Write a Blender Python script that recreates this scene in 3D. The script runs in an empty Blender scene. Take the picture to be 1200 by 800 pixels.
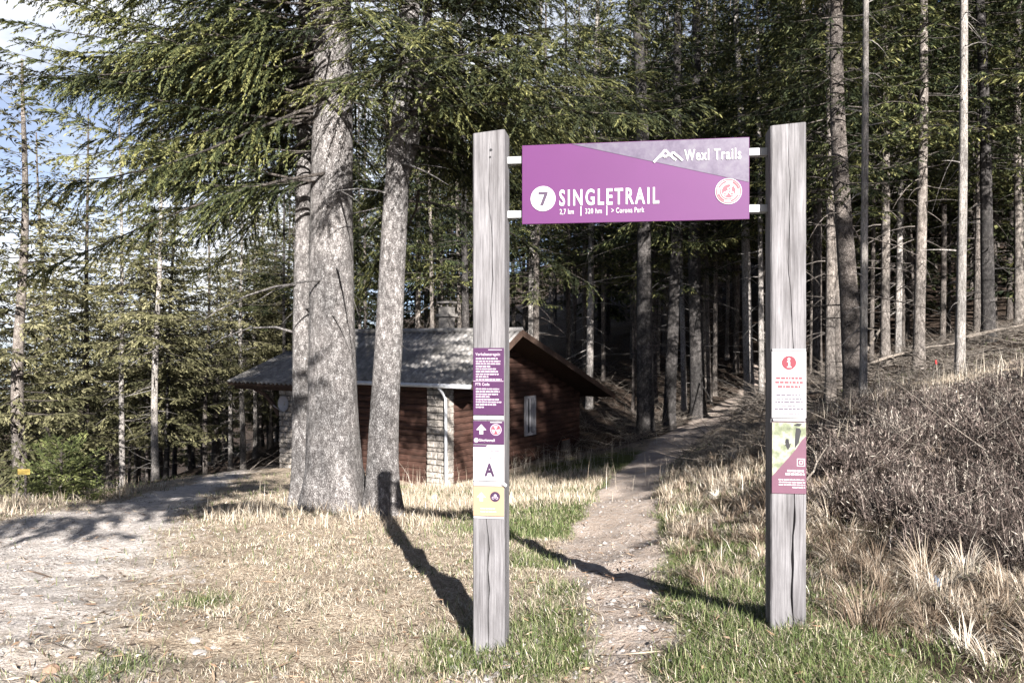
import bpy, math, random
import numpy as np
from mathutils import Vector
rnd = random.Random(7)
RNG = np.random.default_rng(11)
C = bpy.context.scene.collection
F = 933.0; EYE = 1.53
SUN_AZ = (0.240, -0.971); SUN_EL = math.radians(23.0)

# ------------------------------------------------------------------ helpers
def mesh_np(name, V, quads=None, tris=None, v=None, mats=(), qidx=None, smooth=False):
    me = bpy.data.meshes.new(name)
    V = np.asarray(V, np.float32).reshape(-1, 3)
    me.vertices.add(len(V)); me.vertices.foreach_set('co', V.ravel())
    q = np.zeros((0, 4), np.int32) if quads is None else np.asarray(quads, np.int32).reshape(-1, 4)
    t = np.zeros((0, 3), np.int32) if tris is None else np.asarray(tris, np.int32).reshape(-1, 3)
    me.loops.add(q.size + t.size)
    me.loops.foreach_set('vertex_index', np.concatenate([q.ravel(), t.ravel()]))
    me.polygons.add(len(q) + len(t))
    st = np.concatenate([np.arange(len(q)) * 4, q.size + np.arange(len(t)) * 3]).astype(np.int32)
    me.polygons.foreach_set('loop_start', st)
    if qidx is not None: me.polygons.foreach_set('material_index', np.asarray(qidx, np.int32))
    if smooth: me.polygons.foreach_set('use_smooth', np.ones(len(q) + len(t), bool))
    if v is not None:
        a = me.attributes.new('v', 'FLOAT', 'POINT'); a.data.foreach_set('value', np.asarray(v, np.float32))
    for m in mats: me.materials.append(m)
    me.update(calc_edges=True); me.validate()
    return me

def link(name, me, parent=None, loc=None):
    o = bpy.data.objects.new(name, me); C.objects.link(o)
    if parent: o.parent = parent
    if loc is not None: o.location = loc
    return o

def tag(o, label=None, cat=None, group=None, kind=None):
    if label: o['label'] = label
    if cat: o['category'] = cat
    if group: o['group'] = group
    if kind: o['kind'] = kind
    return o

def empty(name, loc=(0, 0, 0), rz=0.0):
    o = bpy.data.objects.new(name, None); C.objects.link(o)
    o.location = loc; o.rotation_euler = (0, 0, rz); o.empty_display_size = .2
    return o

class MB:
    """collects polygons for one small mesh"""
    def __init__(s): s.V = []; s.Fc = []; s.I = []
    def poly(s, pts, mi=0):
        n = len(s.V); s.V += [tuple(p) for p in pts]; s.Fc.append(tuple(range(n, n + len(pts)))); s.I.append(mi)
    def raw(s, V, Fc, mi=0):
        n = len(s.V); s.V += [tuple(p) for p in V]
        for f in Fc: s.Fc.append(tuple(i + n for i in f)); s.I.append(mi)
    def box(s, x0, x1, y0, y1, z0, z1, mi=0):
        V = [(x, y, z) for z in (z0, z1) for y in (y0, y1) for x in (x0, x1)]
        s.raw(V, [(0, 2, 3, 1), (4, 5, 7, 6), (0, 1, 5, 4), (2, 6, 7, 3), (0, 4, 6, 2), (1, 3, 7, 5)], mi)
    def tube(s, pts, rad, n=8, mi=0, cap=True):
        P = np.array(pts, float); k = len(P)
        R = np.full(k, rad, float) if np.isscalar(rad) else np.array(rad, float)
        T = np.gradient(P, axis=0); T /= np.linalg.norm(T, axis=1)[:, None] + 1e-9
        V = []
        for i in range(k):
            ref = np.array([0, 0, 1.]) if abs(T[i, 2]) < .9 else np.array([1., 0, 0])
            a = np.cross(T[i], ref); a /= np.linalg.norm(a); b = np.cross(T[i], a)
            for j in range(n):
                an = 2 * math.pi * j / n
                V.append(P[i] + R[i] * (a * math.cos(an) + b * math.sin(an)))
        Fc = [(i * n + j, i * n + (j + 1) % n, (i + 1) * n + (j + 1) % n, (i + 1) * n + j) for i in range(k - 1) for j in range(n)]
        if cap: Fc += [tuple(range(n))[::-1], tuple(range((k - 1) * n, k * n))]
        s.raw(V, Fc, mi)
    def disc(s, cx, cz, r0, r1, y, a0=0, a1=360, n=40, mi=0):
        """flat ring in the XZ plane, facing -Y"""
        A = np.radians(np.linspace(a0, a1, n + 1))
        for i in range(n):
            c, d = A[i], A[i + 1]
            if r0 <= 0:
                s.poly([(cx, y, cz), (cx + r1 * math.cos(c), y, cz + r1 * math.sin(c)), (cx + r1 * math.cos(d), y, cz + r1 * math.sin(d))], mi)
            else:
                s.poly([(cx + r0 * math.cos(c), y, cz + r0 * math.sin(c)), (cx + r1 * math.cos(c), y, cz + r1 * math.sin(c)),
                        (cx + r1 * math.cos(d), y, cz + r1 * math.sin(d)), (cx + r0 * math.cos(d), y, cz + r0 * math.sin(d))], mi)
    def mesh(s, name, mats, smooth=False):
        me = bpy.data.meshes.new(name); me.from_pydata(s.V, [], s.Fc)
        for m in (mats if isinstance(mats, (list, tuple)) else [mats]): me.materials.append(m)
        me.polygons.foreach_set('material_index', s.I)
        if smooth: me.polygons.foreach_set('use_smooth', [True] * len(me.polygons))
        me.update(); return me
    def build(s, name, mats, parent=None, smooth=False, bevel=0, label=None):
        o = link(name, s.mesh(name, mats, smooth), parent)
        if bevel:
            b = o.modifiers.new('bevel', 'BEVEL'); b.width = bevel; b.segments = 2; b.limit_method = 'ANGLE'
        if label: o['label'] = label
        return o

def text_mesh(body, x, z, h, y, width=None, bold=.0, align='LEFT', shear=0, space=1.12):
    """text as mesh geometry standing in XZ, facing -Y; h = cap height"""
    cu = bpy.data.curves.new('lettering', 'FONT'); cu.body = body; cu.size = 1.0; cu.offset = bold; cu.resolution_u = 3; cu.shear = shear; cu.space_character = space
    o = bpy.data.objects.new('lettering', cu); C.objects.link(o)
    bpy.context.view_layer.update()
    dg = bpy.context.evaluated_depsgraph_get(); ev = o.evaluated_get(dg)
    me = bpy.data.meshes.new_from_object(ev); C.objects.unlink(o); bpy.data.objects.remove(o); bpy.data.curves.remove(cu)
    co = np.zeros(len(me.vertices) * 3, np.float32); me.vertices.foreach_get('co', co); co = co.reshape(-1, 3)
    sc = h / .70; w = co[:, 0].max() - co[:, 0].min(); sx = sc if width is None else width / w
    X = (co[:, 0] - co[:, 0].min()) * sx
    if align == 'CENTER': X -= w * sx / 2
    if align == 'RIGHT': X -= w * sx
    V = np.stack([x + X, np.full(len(X), y), z + co[:, 1] * sc], 1)
    Fc = [tuple(p.vertices) for p in me.polygons]; bpy.data.meshes.remove(me)
    return V, Fc

# ------------------------------------------------------------------ materials
def new_mat(name):
    m = bpy.data.materials.new(name); m.use_nodes = True
    nt = m.node_tree; b = nt.nodes['Principled BSDF']
    b.inputs['Specular IOR Level'].default_value = .25; b.inputs['Roughness'].default_value = .85
    return m, nt, b
def N(nt, t, **kw):
    n = nt.nodes.new(t)
    for k, val in kw.items():
        if k.startswith('i_'): n.inputs[k[2:].replace('_', ' ')].default_value = val
        else: setattr(n, k, val)
    return n
def ramp(nt, fac, stops, interp='LINEAR'):
    r = nt.nodes.new('ShaderNodeValToRGB'); e = r.color_ramp.elements; r.color_ramp.interpolation = interp
    while len(e) < len(stops): e.new(.5)
    for i, (p, c) in enumerate(stops):
        e[i].position = p; e[i].color = (c[0], c[1], c[2], 1) if not np.isscalar(c) else (c, c, c, 1)
    nt.links.new(fac, r.inputs[0]); return r.outputs[0]
def mix(nt, fac, a, b, mode='MIX'):
    n = nt.nodes.new('ShaderNodeMix'); n.data_type = 'RGBA'; n.blend_type = mode
    for s, val in ((n.inputs[0], fac), (n.inputs[6], a), (n.inputs[7], b)):
        if isinstance(val, (int, float)): s.default_value = val
        elif isinstance(val, tuple): s.default_value = (*val, 1) if len(val) == 3 else val
        else: nt.links.new(val, s)
    return n.outputs[2]
def coords(nt, scale=(1, 1, 1), kind='Object'):
    tc = N(nt, 'ShaderNodeTexCoord'); mp = N(nt, 'ShaderNodeMapping'); mp.inputs['Scale'].default_value = scale
    nt.links.new(tc.outputs[kind], mp.inputs[0]); return mp.outputs[0]
def noise(nt, vec, scale, detail=4, rough=.6):
    n = N(nt, 'ShaderNodeTexNoise', i_Scale=scale, i_Detail=detail, i_Roughness=rough)
    nt.links.new(vec, n.inputs['Vector']); return n.outputs[0]
def voro(nt, vec, scale, feature='F1', out=0):
    n = N(nt, 'ShaderNodeTexVoronoi', i_Scale=scale); n.feature = feature
    nt.links.new(vec, n.inputs['Vector']); return n.outputs[out]
def bump(nt, b, h, strength=.5, dist=.02):
    n = N(nt, 'ShaderNodeBump', i_Strength=strength, i_Distance=dist); nt.links.new(h, n.inputs['Height'])
    nt.links.new(n.outputs[0], b.inputs['Normal'])
def plain(name, col, rough=.6, spec=.3, metal=0., var=.12, scale=9):
    m, nt, b = new_mat(name)
    f = noise(nt, coords(nt), scale)
    c = ramp(nt, f, [(.3, tuple(x * (1 - var) for x in col)), (.7, tuple(min(1, x * (1 + var)) for x in col))])
    nt.links.new(c, b.inputs['Base Color']); b.inputs['Roughness'].default_value = rough
    b.inputs['Specular IOR Level'].default_value = spec; b.inputs['Metallic'].default_value = metal
    return m
def leaf_mat(name, stops, transl=.25, rough=.7):
    m, nt, b = new_mat(name)
    a = N(nt, 'ShaderNodeAttribute', attribute_name='v')
    oi = N(nt, 'ShaderNodeObjectInfo')
    c = ramp(nt, a.outputs['Fac'], stops)
    hv = N(nt, 'ShaderNodeHueSaturation'); mr = N(nt, 'ShaderNodeMapRange'); mr.inputs['To Min'].default_value = .75; mr.inputs['To Max'].default_value = 1.2
    nt.links.new(oi.outputs['Random'], mr.inputs['Value']); nt.links.new(mr.outputs[0], hv.inputs['Value']); nt.links.new(c, hv.inputs['Color'])
    c = hv.outputs[0]
    nt.links.new(c, b.inputs['Base Color']); b.inputs['Roughness'].default_value = rough
    if transl:
        t = N(nt, 'ShaderNodeBsdfTranslucent'); nt.links.new(c, t.inputs[0])
        mx = N(nt, 'ShaderNodeMixShader'); mx.inputs[0].default_value = transl
        nt.links.new(b.outputs[0], mx.inputs[1]); nt.links.new(t.outputs[0], mx.inputs[2])
        nt.links.new(mx.outputs[0], nt.nodes['Material Output'].inputs[0])
    return m

def bark_mat(name, dark, mid, light, sc=1.0, vary=False):
    m, nt, b = new_mat(name)
    v = coords(nt, (1, 1, .55)); 
    big = noise(nt, v, 2.2 * sc, 3); fine = noise(nt, v, 26 * sc, 6, .75); cell = voro(nt, v, 66 * sc, 'DISTANCE_TO_EDGE')
    col = ramp(nt, fine, [(.34, dark), (.5, mid), (.64, light)])
    patch = ramp(nt, big, [(.38, (.55, .55, .55)), (.62, (1.12, 1.1, 1.08))])
    col = mix(nt, 1.0, col, patch, 'MULTIPLY')
    crack = ramp(nt, cell, [(.0, (.30, .28, .27)), (.16, (1, 1, 1))])
    col = mix(nt, .55, col, crack, 'MULTIPLY')
    oi = N(nt, 'ShaderNodeObjectInfo'); col = mix(nt, 1, col, ramp(nt, oi.outputs['Random'], [(0, (.42, .40, .39)), (.5, (.8, .78, .76)), (1, (1.15, 1.13, 1.1))]), 'MULTIPLY') if vary else col
    nt.links.new(col, b.inputs['Base Color'])
    mm = N(nt, 'ShaderNodeMath', operation='ADD'); nt.links.new(fine, mm.inputs[0]); nt.links.new(crack, mm.inputs[1])
    bump(nt, b, mm.outputs[0], .9, .02)
    return m

M = {}
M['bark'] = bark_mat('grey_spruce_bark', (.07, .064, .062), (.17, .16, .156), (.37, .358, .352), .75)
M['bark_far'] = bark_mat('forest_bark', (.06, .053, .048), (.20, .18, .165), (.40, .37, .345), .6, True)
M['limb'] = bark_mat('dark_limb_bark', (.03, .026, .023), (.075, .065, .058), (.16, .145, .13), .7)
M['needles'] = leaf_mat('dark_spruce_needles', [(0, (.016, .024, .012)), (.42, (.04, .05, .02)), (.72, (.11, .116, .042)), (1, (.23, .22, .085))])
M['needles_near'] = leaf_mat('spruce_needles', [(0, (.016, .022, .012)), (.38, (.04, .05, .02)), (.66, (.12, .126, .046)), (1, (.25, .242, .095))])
M['needles_pale'] = leaf_mat('pale_conifer_needles', [(0, (.06, .062, .03)), (.5, (.155, .148, .075)), (1, (.29, .27, .155))], .35)
M['needles_young'] = leaf_mat('young_spruce_needles', [(0, (.06, .075, .028)), (.5, (.12, .14, .05)), (1, (.22, .23, .09))], .3)
M['dry_grass'] = leaf_mat('dry_grass', [(0, (.15, .11, .08)), (.35, (.38, .305, .225)), (.7, (.56, .485, .375)), (1, (.72, .67, .57))], .25)
M['tussock'] = leaf_mat('bleached_tussock_grass', [(0, (.09, .062, .042)), (.35, (.21, .16, .115)), (.7, (.38, .32, .25)), (1, (.60, .55, .47))], .2)
M['green_grass'] = leaf_mat('green_grass', [(0, (.048, .07, .026)), (.5, (.125, .168, .058)), (.8, (.225, .255, .105)), (1, (.50, .46, .31))], .35)
M['heather'] = leaf_mat('heather_stems', [(0, (.022, .017, .014)), (.4, (.066, .050, .042)), (.66, (.155, .118, .104)), (.84, (.29, .235, .205)), (1, (.52, .47, .40))], .1)
M['dead_wood'] = bark_mat('dead_wood', (.12, .10, .085), (.26, .225, .19), (.46, .42, .37), 1.3)

# weathered post timber
def post_mat():
    m, nt, b = new_mat('weathered_larch')
    v = coords(nt, (1, 1, .035)); fine = noise(nt, v, 95, 5, .65)
    v2 = coords(nt, (1, 1, .12)); mid = noise(nt, v2, 14, 4)
    v3 = coords(nt); blot = noise(nt, coords(nt, (1, 1, .3)), 9.0, 5)
    col = ramp(nt, fine, [(.3, (.076, .073, .076)), (.5, (.136, .132, .136)), (.70, (.186, .182, .187))])
    col = mix(nt, 1, col, ramp(nt, mid, [(.3, (.70, .69, .69)), (.62, (1.1, 1.1, 1.1))]), 'MULTIPLY')
    col = mix(nt, 1, col, ramp(nt, blot, [(.3, (.66, .65, .65)), (.6, (1.08, 1.08, 1.09))]), 'MULTIPLY')
    kn = N(nt, 'ShaderNodeTexVoronoi', i_Scale=3.4); nt.links.new(coords(nt, (1.6, 1, .62)), kn.inputs['Vector'])
    col = mix(nt, 1, col, ramp(nt, kn.outputs[0], [(.03, (.42, .38, .35)), (.075, (.82, .8, .78)), (.11, (1, 1, 1))]), 'MULTIPLY')
    nt.links.new(col, b.inputs['Base Color']); bump(nt, b, fine, .6, .008)
    return m
M['post'] = post_mat()
M['endgrain'] = plain('post_end_grain', (.30, .28, .27), .9, .1, var=.3, scale=60)
M['alu'] = plain('white_metal', (.24, .248, .253), .4, .4)
M['sign_purple'] = plain('sign_purple', (.066, .014, .070), .5, .2, var=.05, scale=3)
def lilac():
    m, nt, b = new_mat('sign_lilac_print')
    f = noise(nt, coords(nt), 22, 6, .7)
    nt.links.new(ramp(nt, f, [(.32, (.038, .027, .052)), (.5, (.060, .047, .076)), (.72, (.080, .072, .094))]), b.inputs['Base Color'])
    b.inputs['Roughness'].default_value = .42; return m
M['sign_lilac'] = lilac()
M['white'] = plain('white_print', (.31, .306, .31), .5, .3, var=.03)
M['deep_purple'] = plain('board_purple', (.036, .0075, .039), .4, .4, var=.08)
M['dark_print'] = plain('dark_print', (.03, .012, .037), .5, .3)
M['grey_print'] = plain('grey_print', (.09, .09, .105), .5, .3)
M['red'] = plain('red_print', (.12, .008, .019), .5, .3)
M['pink_print'] = plain('pale_print', (.28, .23, .275), .5, .3)
M['yellow'] = plain('yellow_board', (.25, .168, .108), .5, .3, var=.05)
M['mauve'] = plain('mauve_board', (.088, .036, .058), .45, .35, var=.06)
M['plate'] = plain('grey_plate', (.27, .265, .28), .45, .4)
M['black'] = plain('black_print', (.02, .02, .022), .6, .2)
M['orange_red'] = plain('faded_red_print', (.16, .03, .044), .5, .3)

# ------------------------------------------------------------------ terrain
CP = []
def cpt(px, py, d): CP.append(((px - 600) / F * d, d, EYE - (py - 400) / F * d))
for a in [(575, 757, 4.15), (922, 750, 3.92), (393, 598, 11.3), (447, 603, 11.0), (355, 593, 11.8), (200, 685, 6.1), (300, 765, 4.2), (0, 705, 5.2),
          (0, 643, 7.7), (0, 608, 10.8), (60, 596, 12), (200, 576, 15), (270, 561, 18), (325, 549, 22), (250, 607, 10.6), (310, 600, 10.9), (525, 571, 19.6), (330, 562, 24), (700, 520, 25), (640, 592, 13),
          (600, 562, 19), (740, 643, 8.6), (720, 586, 14), (760, 542, 19.5), (840, 490, 27), (890, 452, 36), (660, 700, 5.25), (500, 690, 5.6), (480, 650, 7.3), (560, 612, 10.8), (500, 604, 12.2),
          (960, 706, 4.6), (1200, 790, 3.4), (1100, 606, 6.2), (1200, 565, 6.4), (960, 566, 8), (1000, 480, 14), (1100, 456, 14), (1200, 440, 14.5), (1200, 388, 22),
          (950, 446, 24), (860, 606, 9), (890, 520, 15), (910, 472, 22), (1050, 425, 24), (840, 690, 5.3), (830, 640, 7.2), (600, 800, 3.5), (150, 800, 3.5), (1000, 800, 3.35),
          (650, 440, 36), (500, 455, 36)]: cpt(*a)
CP += [(x, y, z) for x, y, z in [(-3, 0, .03), (0, 0, .06), (3, 0, .25), (6, 0, .7), (-6, 0, .0), (6, 3.2, .85), (0, -8, .1), (8, -8, 1.2), (-10, -8, -.2), (-10, 2, -.3), (-9, 6, -.45), (9, 5, 1.3), (14, 8, 2.2), (20, 0, 3.5),
        (-12, 18, -2.3), (-14, 30, -4.0), (-25, 30, -6), (-24, 55, -9), (-10, 45, -3.5), (-45, 60, -15), (-30, 12, -4), (0, 52, .3), (15, 50, 3.2), (32, 50, 7.5), (28, 25, 4.5), (0, 90, 4.5), (30, 95, 13), (60, 60, 16), (-30, 95, -9),
        (-70, 0, -12), (60, -20, 10), (0, -60, 0), (-80, 110, -22), (0, 200, 18), (100, 150, 35), (-100, 220, -22), (-200, 0, -30), (200, 0, 40), (0, -200, 0), (200, 250, 55), (-200, 300, -30), (0, 350, 25), (-250, -200, -25), (250, -200, 30), (250, 400, 60), (-260, 420, -32)]]
CP = np.array(CP)
def _phi(r2): return np.where(r2 > 1e-9, .5 * r2 * np.log(np.maximum(r2, 1e-9)), 0.)
_n = len(CP); _K = _phi(((CP[:, None, :2] - CP[None, :, :2]) ** 2).sum(-1)) + np.eye(_n) * .02
_P = np.c_[np.ones(_n), CP[:, :2]]
_A = np.block([[_K, _P], [_P.T, np.zeros((3, 3))]])
_W = np.linalg.solve(_A, np.r_[CP[:, 2], 0, 0, 0])
_nd = np.random.default_rng(3)
_waves = [(a * 2 * math.pi / wl * math.cos(th), a * 2 * math.pi / wl * math.sin(th), amp, ph) for wl, amp in ((.35, .006), (.6, .009), (.9, .012), (1.6, .018), (2.7, .025), (.45, .006), (.75, .009), (4.1, .03))
          for a, th, ph in ((1., _nd.uniform(0, 3.14), _nd.uniform(0, 6.28)), (1.13, _nd.uniform(0, 3.14), _nd.uniform(0, 6.28)))]
def gz(x, y):
    x = np.atleast_1d(np.asarray(x, float)); y = np.atleast_1d(np.asarray(y, float)); out = np.empty(len(x))
    for i in range(0, len(x), 20000):
        a, b = x[i:i + 20000], y[i:i + 20000]
        r2 = (a[:, None] - CP[None, :, 0]) ** 2 + (b[:, None] - CP[None, :, 1]) ** 2
        out[i:i + 20000] = _phi(r2) @ _W[:_n] + _W[_n] + _W[_n + 1] * a + _W[_n + 2] * b
    for kx, ky, amp, ph in _waves: out += amp * .6 * np.sin(kx * x + ky * y + ph)
    return out
def g1(x, y): return float(gz(x, y)[0])
def at_px(px, d, dz=0.0):
    x = (px - 600) / F * d; return Vector((x, d, g1(x, d) + dz))
_D = np.concatenate([np.linspace(2, 12, 400), np.linspace(12.05, 90, 800)])
def hit(px, py):
    x = (px - 600) / F * _D; z = EYE - (py - 400) / F * _D; g = gz(x, _D); k = np.where(z <= g)[0]
    i = k[0] if len(k) else len(_D) - 1
    return float(x[i]), float(_D[i])

# masks in world space
def seg_mask(x, y, pts, soft):
    """pts: (x, y, halfwidth); signed closeness 0..1 along a polyline"""
    best = np.full(len(x), -9.)
    for (ax, ay, aw), (bx, by, bw) in zip(pts[:-1], pts[1:]):
        dx, dy = bx - ax, by - ay; t = np.clip(((x - ax) * dx + (y - ay) * dy) / (dx * dx + dy * dy + 1e-9), 0, 1)
        dist = np.hypot(x - ax - t * dx, y - ay - t * dy); best = np.maximum(best, (aw + (bw - aw) * t) - dist)
    return np.clip(.5 + best / soft, 0, 1)
PATH = []
for px, py, w in [(735, 795, 62), (735, 745, 75), (722, 695, 105), (716, 640, 125), (724, 605, 90), (735, 577, 72), (752, 552, 66), (783, 524, 70), (812, 503, 80), (840, 487, 60)]:
    x, d = hit(px, py); PATH.append((x, d, w * .48 / F * d))
PATH = [(PATH[0][0], 1.5, .3)] + PATH + [((880 - 600) / F * 32, 32, .8), ((905 - 600) / F * 40, 40, .8)]
RL = [hit(*p) for p in [(0, 612), (60, 602), (150, 584), (250, 558), (295, 548)]]
RR = [hit(*p) for p in [(60, 795), (140, 720), (190, 650), (212, 605), (262, 571), (325, 547)]]
RLd = np.array([p[1] for p in RL]); RLx = np.array([p[0] for p in RL]); RRd = np.array([p[1] for p in RR]); RRx = np.array([p[0] for p in RR])
o1, o2 = np.argsort(RLd), np.argsort(RRd); RLd, RLx, RRd, RRx = RLd[o1], RLx[o1], RRd[o2], RRx[o2]
def wob(x, y): return .5 * np.sin(1.7 * x + 2.3 * y) * np.sin(2.9 * x - 1.1 * y + 1) + .3 * np.sin(5.3 * x + 4.1 * y + 2)
def path_mask(x, y): return seg_mask(x + .12 * wob(x * 1.3, y * 1.3), y, PATH, .45)
def road_mask(x, y):
    xl = np.interp(y, np.r_[-30, 3, RLd], np.r_[-12, -10.5, RLx]); xr = np.interp(y, np.r_[-30, RRd], np.r_[-2.5, RRx])
    w = .35 * wob(x, y) * np.clip(y / 8, .4, 1)
    inside = np.minimum(x - xl + w, xr - x + w)
    far = np.clip((30 - y) / 3, 0, 1)
    return np.clip(.5 + inside / np.interp(y, [4, 9, 14], [2.2, 1.3, .8]), 0, 1) * far
GREEN = []
for px, py, r in [(930, 770, .5), (985, 765, .42), (860, 775, .42), (835, 690, .7), (850, 655, .9), (800, 655, .6), (870, 720, .5), (690, 690, .35), (800, 610, .6), (660, 590, 1.3), (610, 575, 1.6), (660, 735, .45), (640, 660, .5), (545, 583, 1.2), (620, 625, .8), (660, 575, 1.6), (690, 545, 1.8), (640, 770, .3), (700, 600, .8), (820, 780, .3), (500, 575, 1.2), (540, 770, .25), (790, 720, .3), (235, 705, .2), (120, 790, .18)]:
    x, d = hit(px, py); GREEN.append((x, d, r))
def green_mask(x, y):
    m = np.zeros(len(x))
    for a, b, r in GREEN: m = np.maximum(m, np.exp(-((x - a) ** 2 + ((y - b) * .8) ** 2) / (r * r)))
    return np.clip(m * 1.15 + .25 * wob(x * 2, y * 2) * (m > .1), 0, 1)
HE = [hit(*p) for p in [(955, 540), (962, 590), (1000, 630), (1060, 655), (1130, 670), (1200, 685)]]
def heath_mask(x, y):
    xe = np.interp(y, *zip(*sorted((d, xx) for xx, d in HE)))
    lim = np.clip((x - xe + .35 * wob(x, y)) / .5, 0, 1)
    return lim * np.clip((y - 3.4) / .5, 0, 1) * np.clip((13.5 - y) / 2, 0, 1)
def tuss_mask(x, y):                      # rough tussock grass below and beside the heather
    return np.clip((x - 1.55 - .12 * np.maximum(y - 4, 0) + .3 * wob(x * 1.5, y * 1.5)) / .3, 0, 1) * np.clip((9.5 - y) / 1.5, 0, 1) * np.clip((y - 3.0) / .4, 0, 1)
def wood_mask(x, y):                       # needle litter floor under the forest
    a = np.clip((y - 21 - .5 * np.maximum(-x, 0) * 0) / 5, 0, 1)
    b = np.clip((x - 5.5 - .0 * y) / 2, 0, 1) * np.clip((y - 14) / 2, 0, 1)
    c = np.clip((-x - 9 + .1 * y) / 2, 0, 1) * np.clip((y - 13.5) / 2, 0, 1)
    return np.maximum(np.maximum(a, b), c)

# ground sheet (one grid; road and path are cut out of it so that they butt against it)
s = np.linspace(-1, 1, 331); GX = 1.2 * np.sinh(5.9 * s) / np.sinh(5.9) * 300 / 1.2
GX = np.sign(s) * (6.5 * np.abs(s) ** 1.0 + 300 * np.abs(s) ** 5.5) * 1.0
t = np.linspace(0, 1, 401); GY = -40 + 0 * t
GY = 3 + np.where(np.linspace(-.22, 1, 401) < 0, -1, 1) * (13 * np.abs(np.linspace(-.22, 1, 401)) + 420 * np.abs(np.linspace(-.22, 1, 401)) ** 3.6)
GY[GY < 2.0] = np.interp(GY[GY < 2.0], [GY.min(), 2.0], [-70, 2.0])
XX, YY = np.meshgrid(GX, GY); xf, yf = XX.ravel(), YY.ravel(); zf = gz(xf, yf)
nx, ny = len(GX), len(GY)
pm, rm, gm, hm, wm = path_mask(xf, yf), road_mask(xf, yf), green_mask(xf, yf), np.maximum(heath_mask(xf, yf), .8 * tuss_mask(xf, yf)), wood_mask(xf, yf)
pm = np.where(yf > 42, 0, pm)

def ground_mat():
    m, nt, b = new_mat('forest_ground')
    v = coords(nt); att = lambda n: N(nt, 'ShaderNodeAttribute', attribute_name=n).outputs['Fac']
    fine = noise(nt, v, 55, 6, .75); med = noise(nt, v, 9, 5, .65); big = noise(nt, v, 1.3, 4)
    straw = ramp(nt, fine, [(.32, (.13, .098, .07)), (.48, (.38, .31, .235)), (.64, (.58, .51, .41))])
    straw = mix(nt, .9, straw, ramp(nt, med, [(.3, (.62, .58, .54)), (.65, (1.12, 1.12, 1.12))]), 'MULTIPLY')
    straw = mix(nt, ramp(nt, noise(nt, v, 2.6, 5, .7), [(.52, 0.), (.66, .75)]), straw, mix(nt, fine, (.12, .085, .06), (.30, .235, .18)))
    green = ramp(nt, fine, [(.3, (.05, .06, .02)), (.6, (.12, .14, .05)), (.8, (.25, .23, .12))])
    heath = ramp(nt, fine, [(.3, (.022, .017, .013)), (.6, (.075, .055, .04)), (.8, (.14, .11, .08))])
    wood = ramp(nt, med, [(.3, (.018, .013, .010)), (.55, (.055, .04, .030)), (.72, (.16, .115, .09))])
    peb = voro(nt, v, 42, 'F1'); pebc = voro(nt, v, 42, 'F1', 1)
    dirt = ramp(nt, fine, [(.25, (.26, .20, .165)), (.5, (.44, .365, .31)), (.75, (.58, .51, .45))])
    dirt = mix(nt, .6, dirt, ramp(nt, big, [(.35, (.7, .66, .62)), (.65, (1.1, 1.1, 1.1))]), 'MULTIPLY')
    stones = mix(nt, .5, dirt, ramp(nt, pebc, [(0, (.25, .23, .22)), (1, (.62, .59, .56))]))
    dirt = mix(nt, ramp(nt, med, [(.52, 0.), (.62, 1.)]), dirt, stones)
    gr = ramp(nt, fine, [(.25, (.34, .305, .28)), (.5, (.60, .55, .51)), (.75, (.76, .715, .675))])
    gr = mix(nt, .75, gr, ramp(nt, med, [(.32, (.48, .46, .43)), (.6, (1.1, 1.1, 1.1))]), 'MULTIPLY')
    gr = mix(nt, ramp(nt, big, [(.5, 0.), (.72, .45)]), gr, (.44, .37, .32))
    def edge(a, lo, hi):
        s2 = N(nt, 'ShaderNodeMath', operation='MULTIPLY_ADD'); nt.links.new(med, s2.inputs[0]); s2.inputs[1].default_value = .7; s2.inputs[2].default_value = -.35
        s3 = N(nt, 'ShaderNodeMath', operation='ADD'); nt.links.new(a, s3.inputs[0]); nt.links.new(s2.outputs[0], s3.inputs[1])
        return ramp(nt, s3.outputs[0], [(lo, 0.), (hi, 1.)])
    c = mix(nt, edge(att('green'), .35, .7), straw, green)
    c = mix(nt, edge(att('heath'), .35, .65), c, heath)
    c = mix(nt, edge(att('wood'), .35, .65), c, wood)
    c = mix(nt, edge(att('road'), .3, .75), c, gr)
    c = mix(nt, edge(att('path'), .35, .65), c, dirt)
    nt.links.new(c, b.inputs['Base Color']); b.inputs['Roughness'].default_value = .95; b.inputs['Specular IOR Level'].default_value = .1
    ad = N(nt, 'ShaderNodeMath', operation='MULTIPLY_ADD'); nt.links.new(med, ad.inputs[0]); ad.inputs[1].default_value = 1.6; nt.links.new(fine, ad.inputs[2])
    ad2 = N(nt, 'ShaderNodeMath', operation='MULTIPLY_ADD'); nt.links.new(peb, ad2.inputs[0]); ad2.inputs[1].default_value = -.5; nt.links.new(ad.outputs[0], ad2.inputs[2])
    bump(nt, b, ad2.outputs[0], .9, .035)
    return m
M['ground'] = ground_mat()
idx = np.arange(nx * ny).reshape(ny, nx)
Q = np.stack([idx[:-1, :-1], idx[:-1, 1:], idx[1:, 1:], idx[1:, :-1]], -1).reshape(-1, 4)
isp = pm[Q].mean(1) > .5; isr = (rm[Q].mean(1) > .5) & ~isp
def cut(name, sel):
    q = Q[sel]; u, inv = np.unique(q, return_inverse=True)
    me = mesh_np(name, np.stack([xf[u], yf[u], zf[u]], 1), inv.reshape(-1, 4), mats=[M['ground']], smooth=True)
    for n_, a in (('path', pm), ('road', rm), ('green', gm), ('heath', hm), ('wood', wm)):
        at = me.attributes.new(n_, 'FLOAT', 'POINT'); at.data.foreach_set('value', a[u].astype(np.float32))
    return tag(link(name, me), kind='structure')
cut('ground', ~(isp | isr)); cut('gravel_road', isr); cut('dirt_path', isp)

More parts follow.
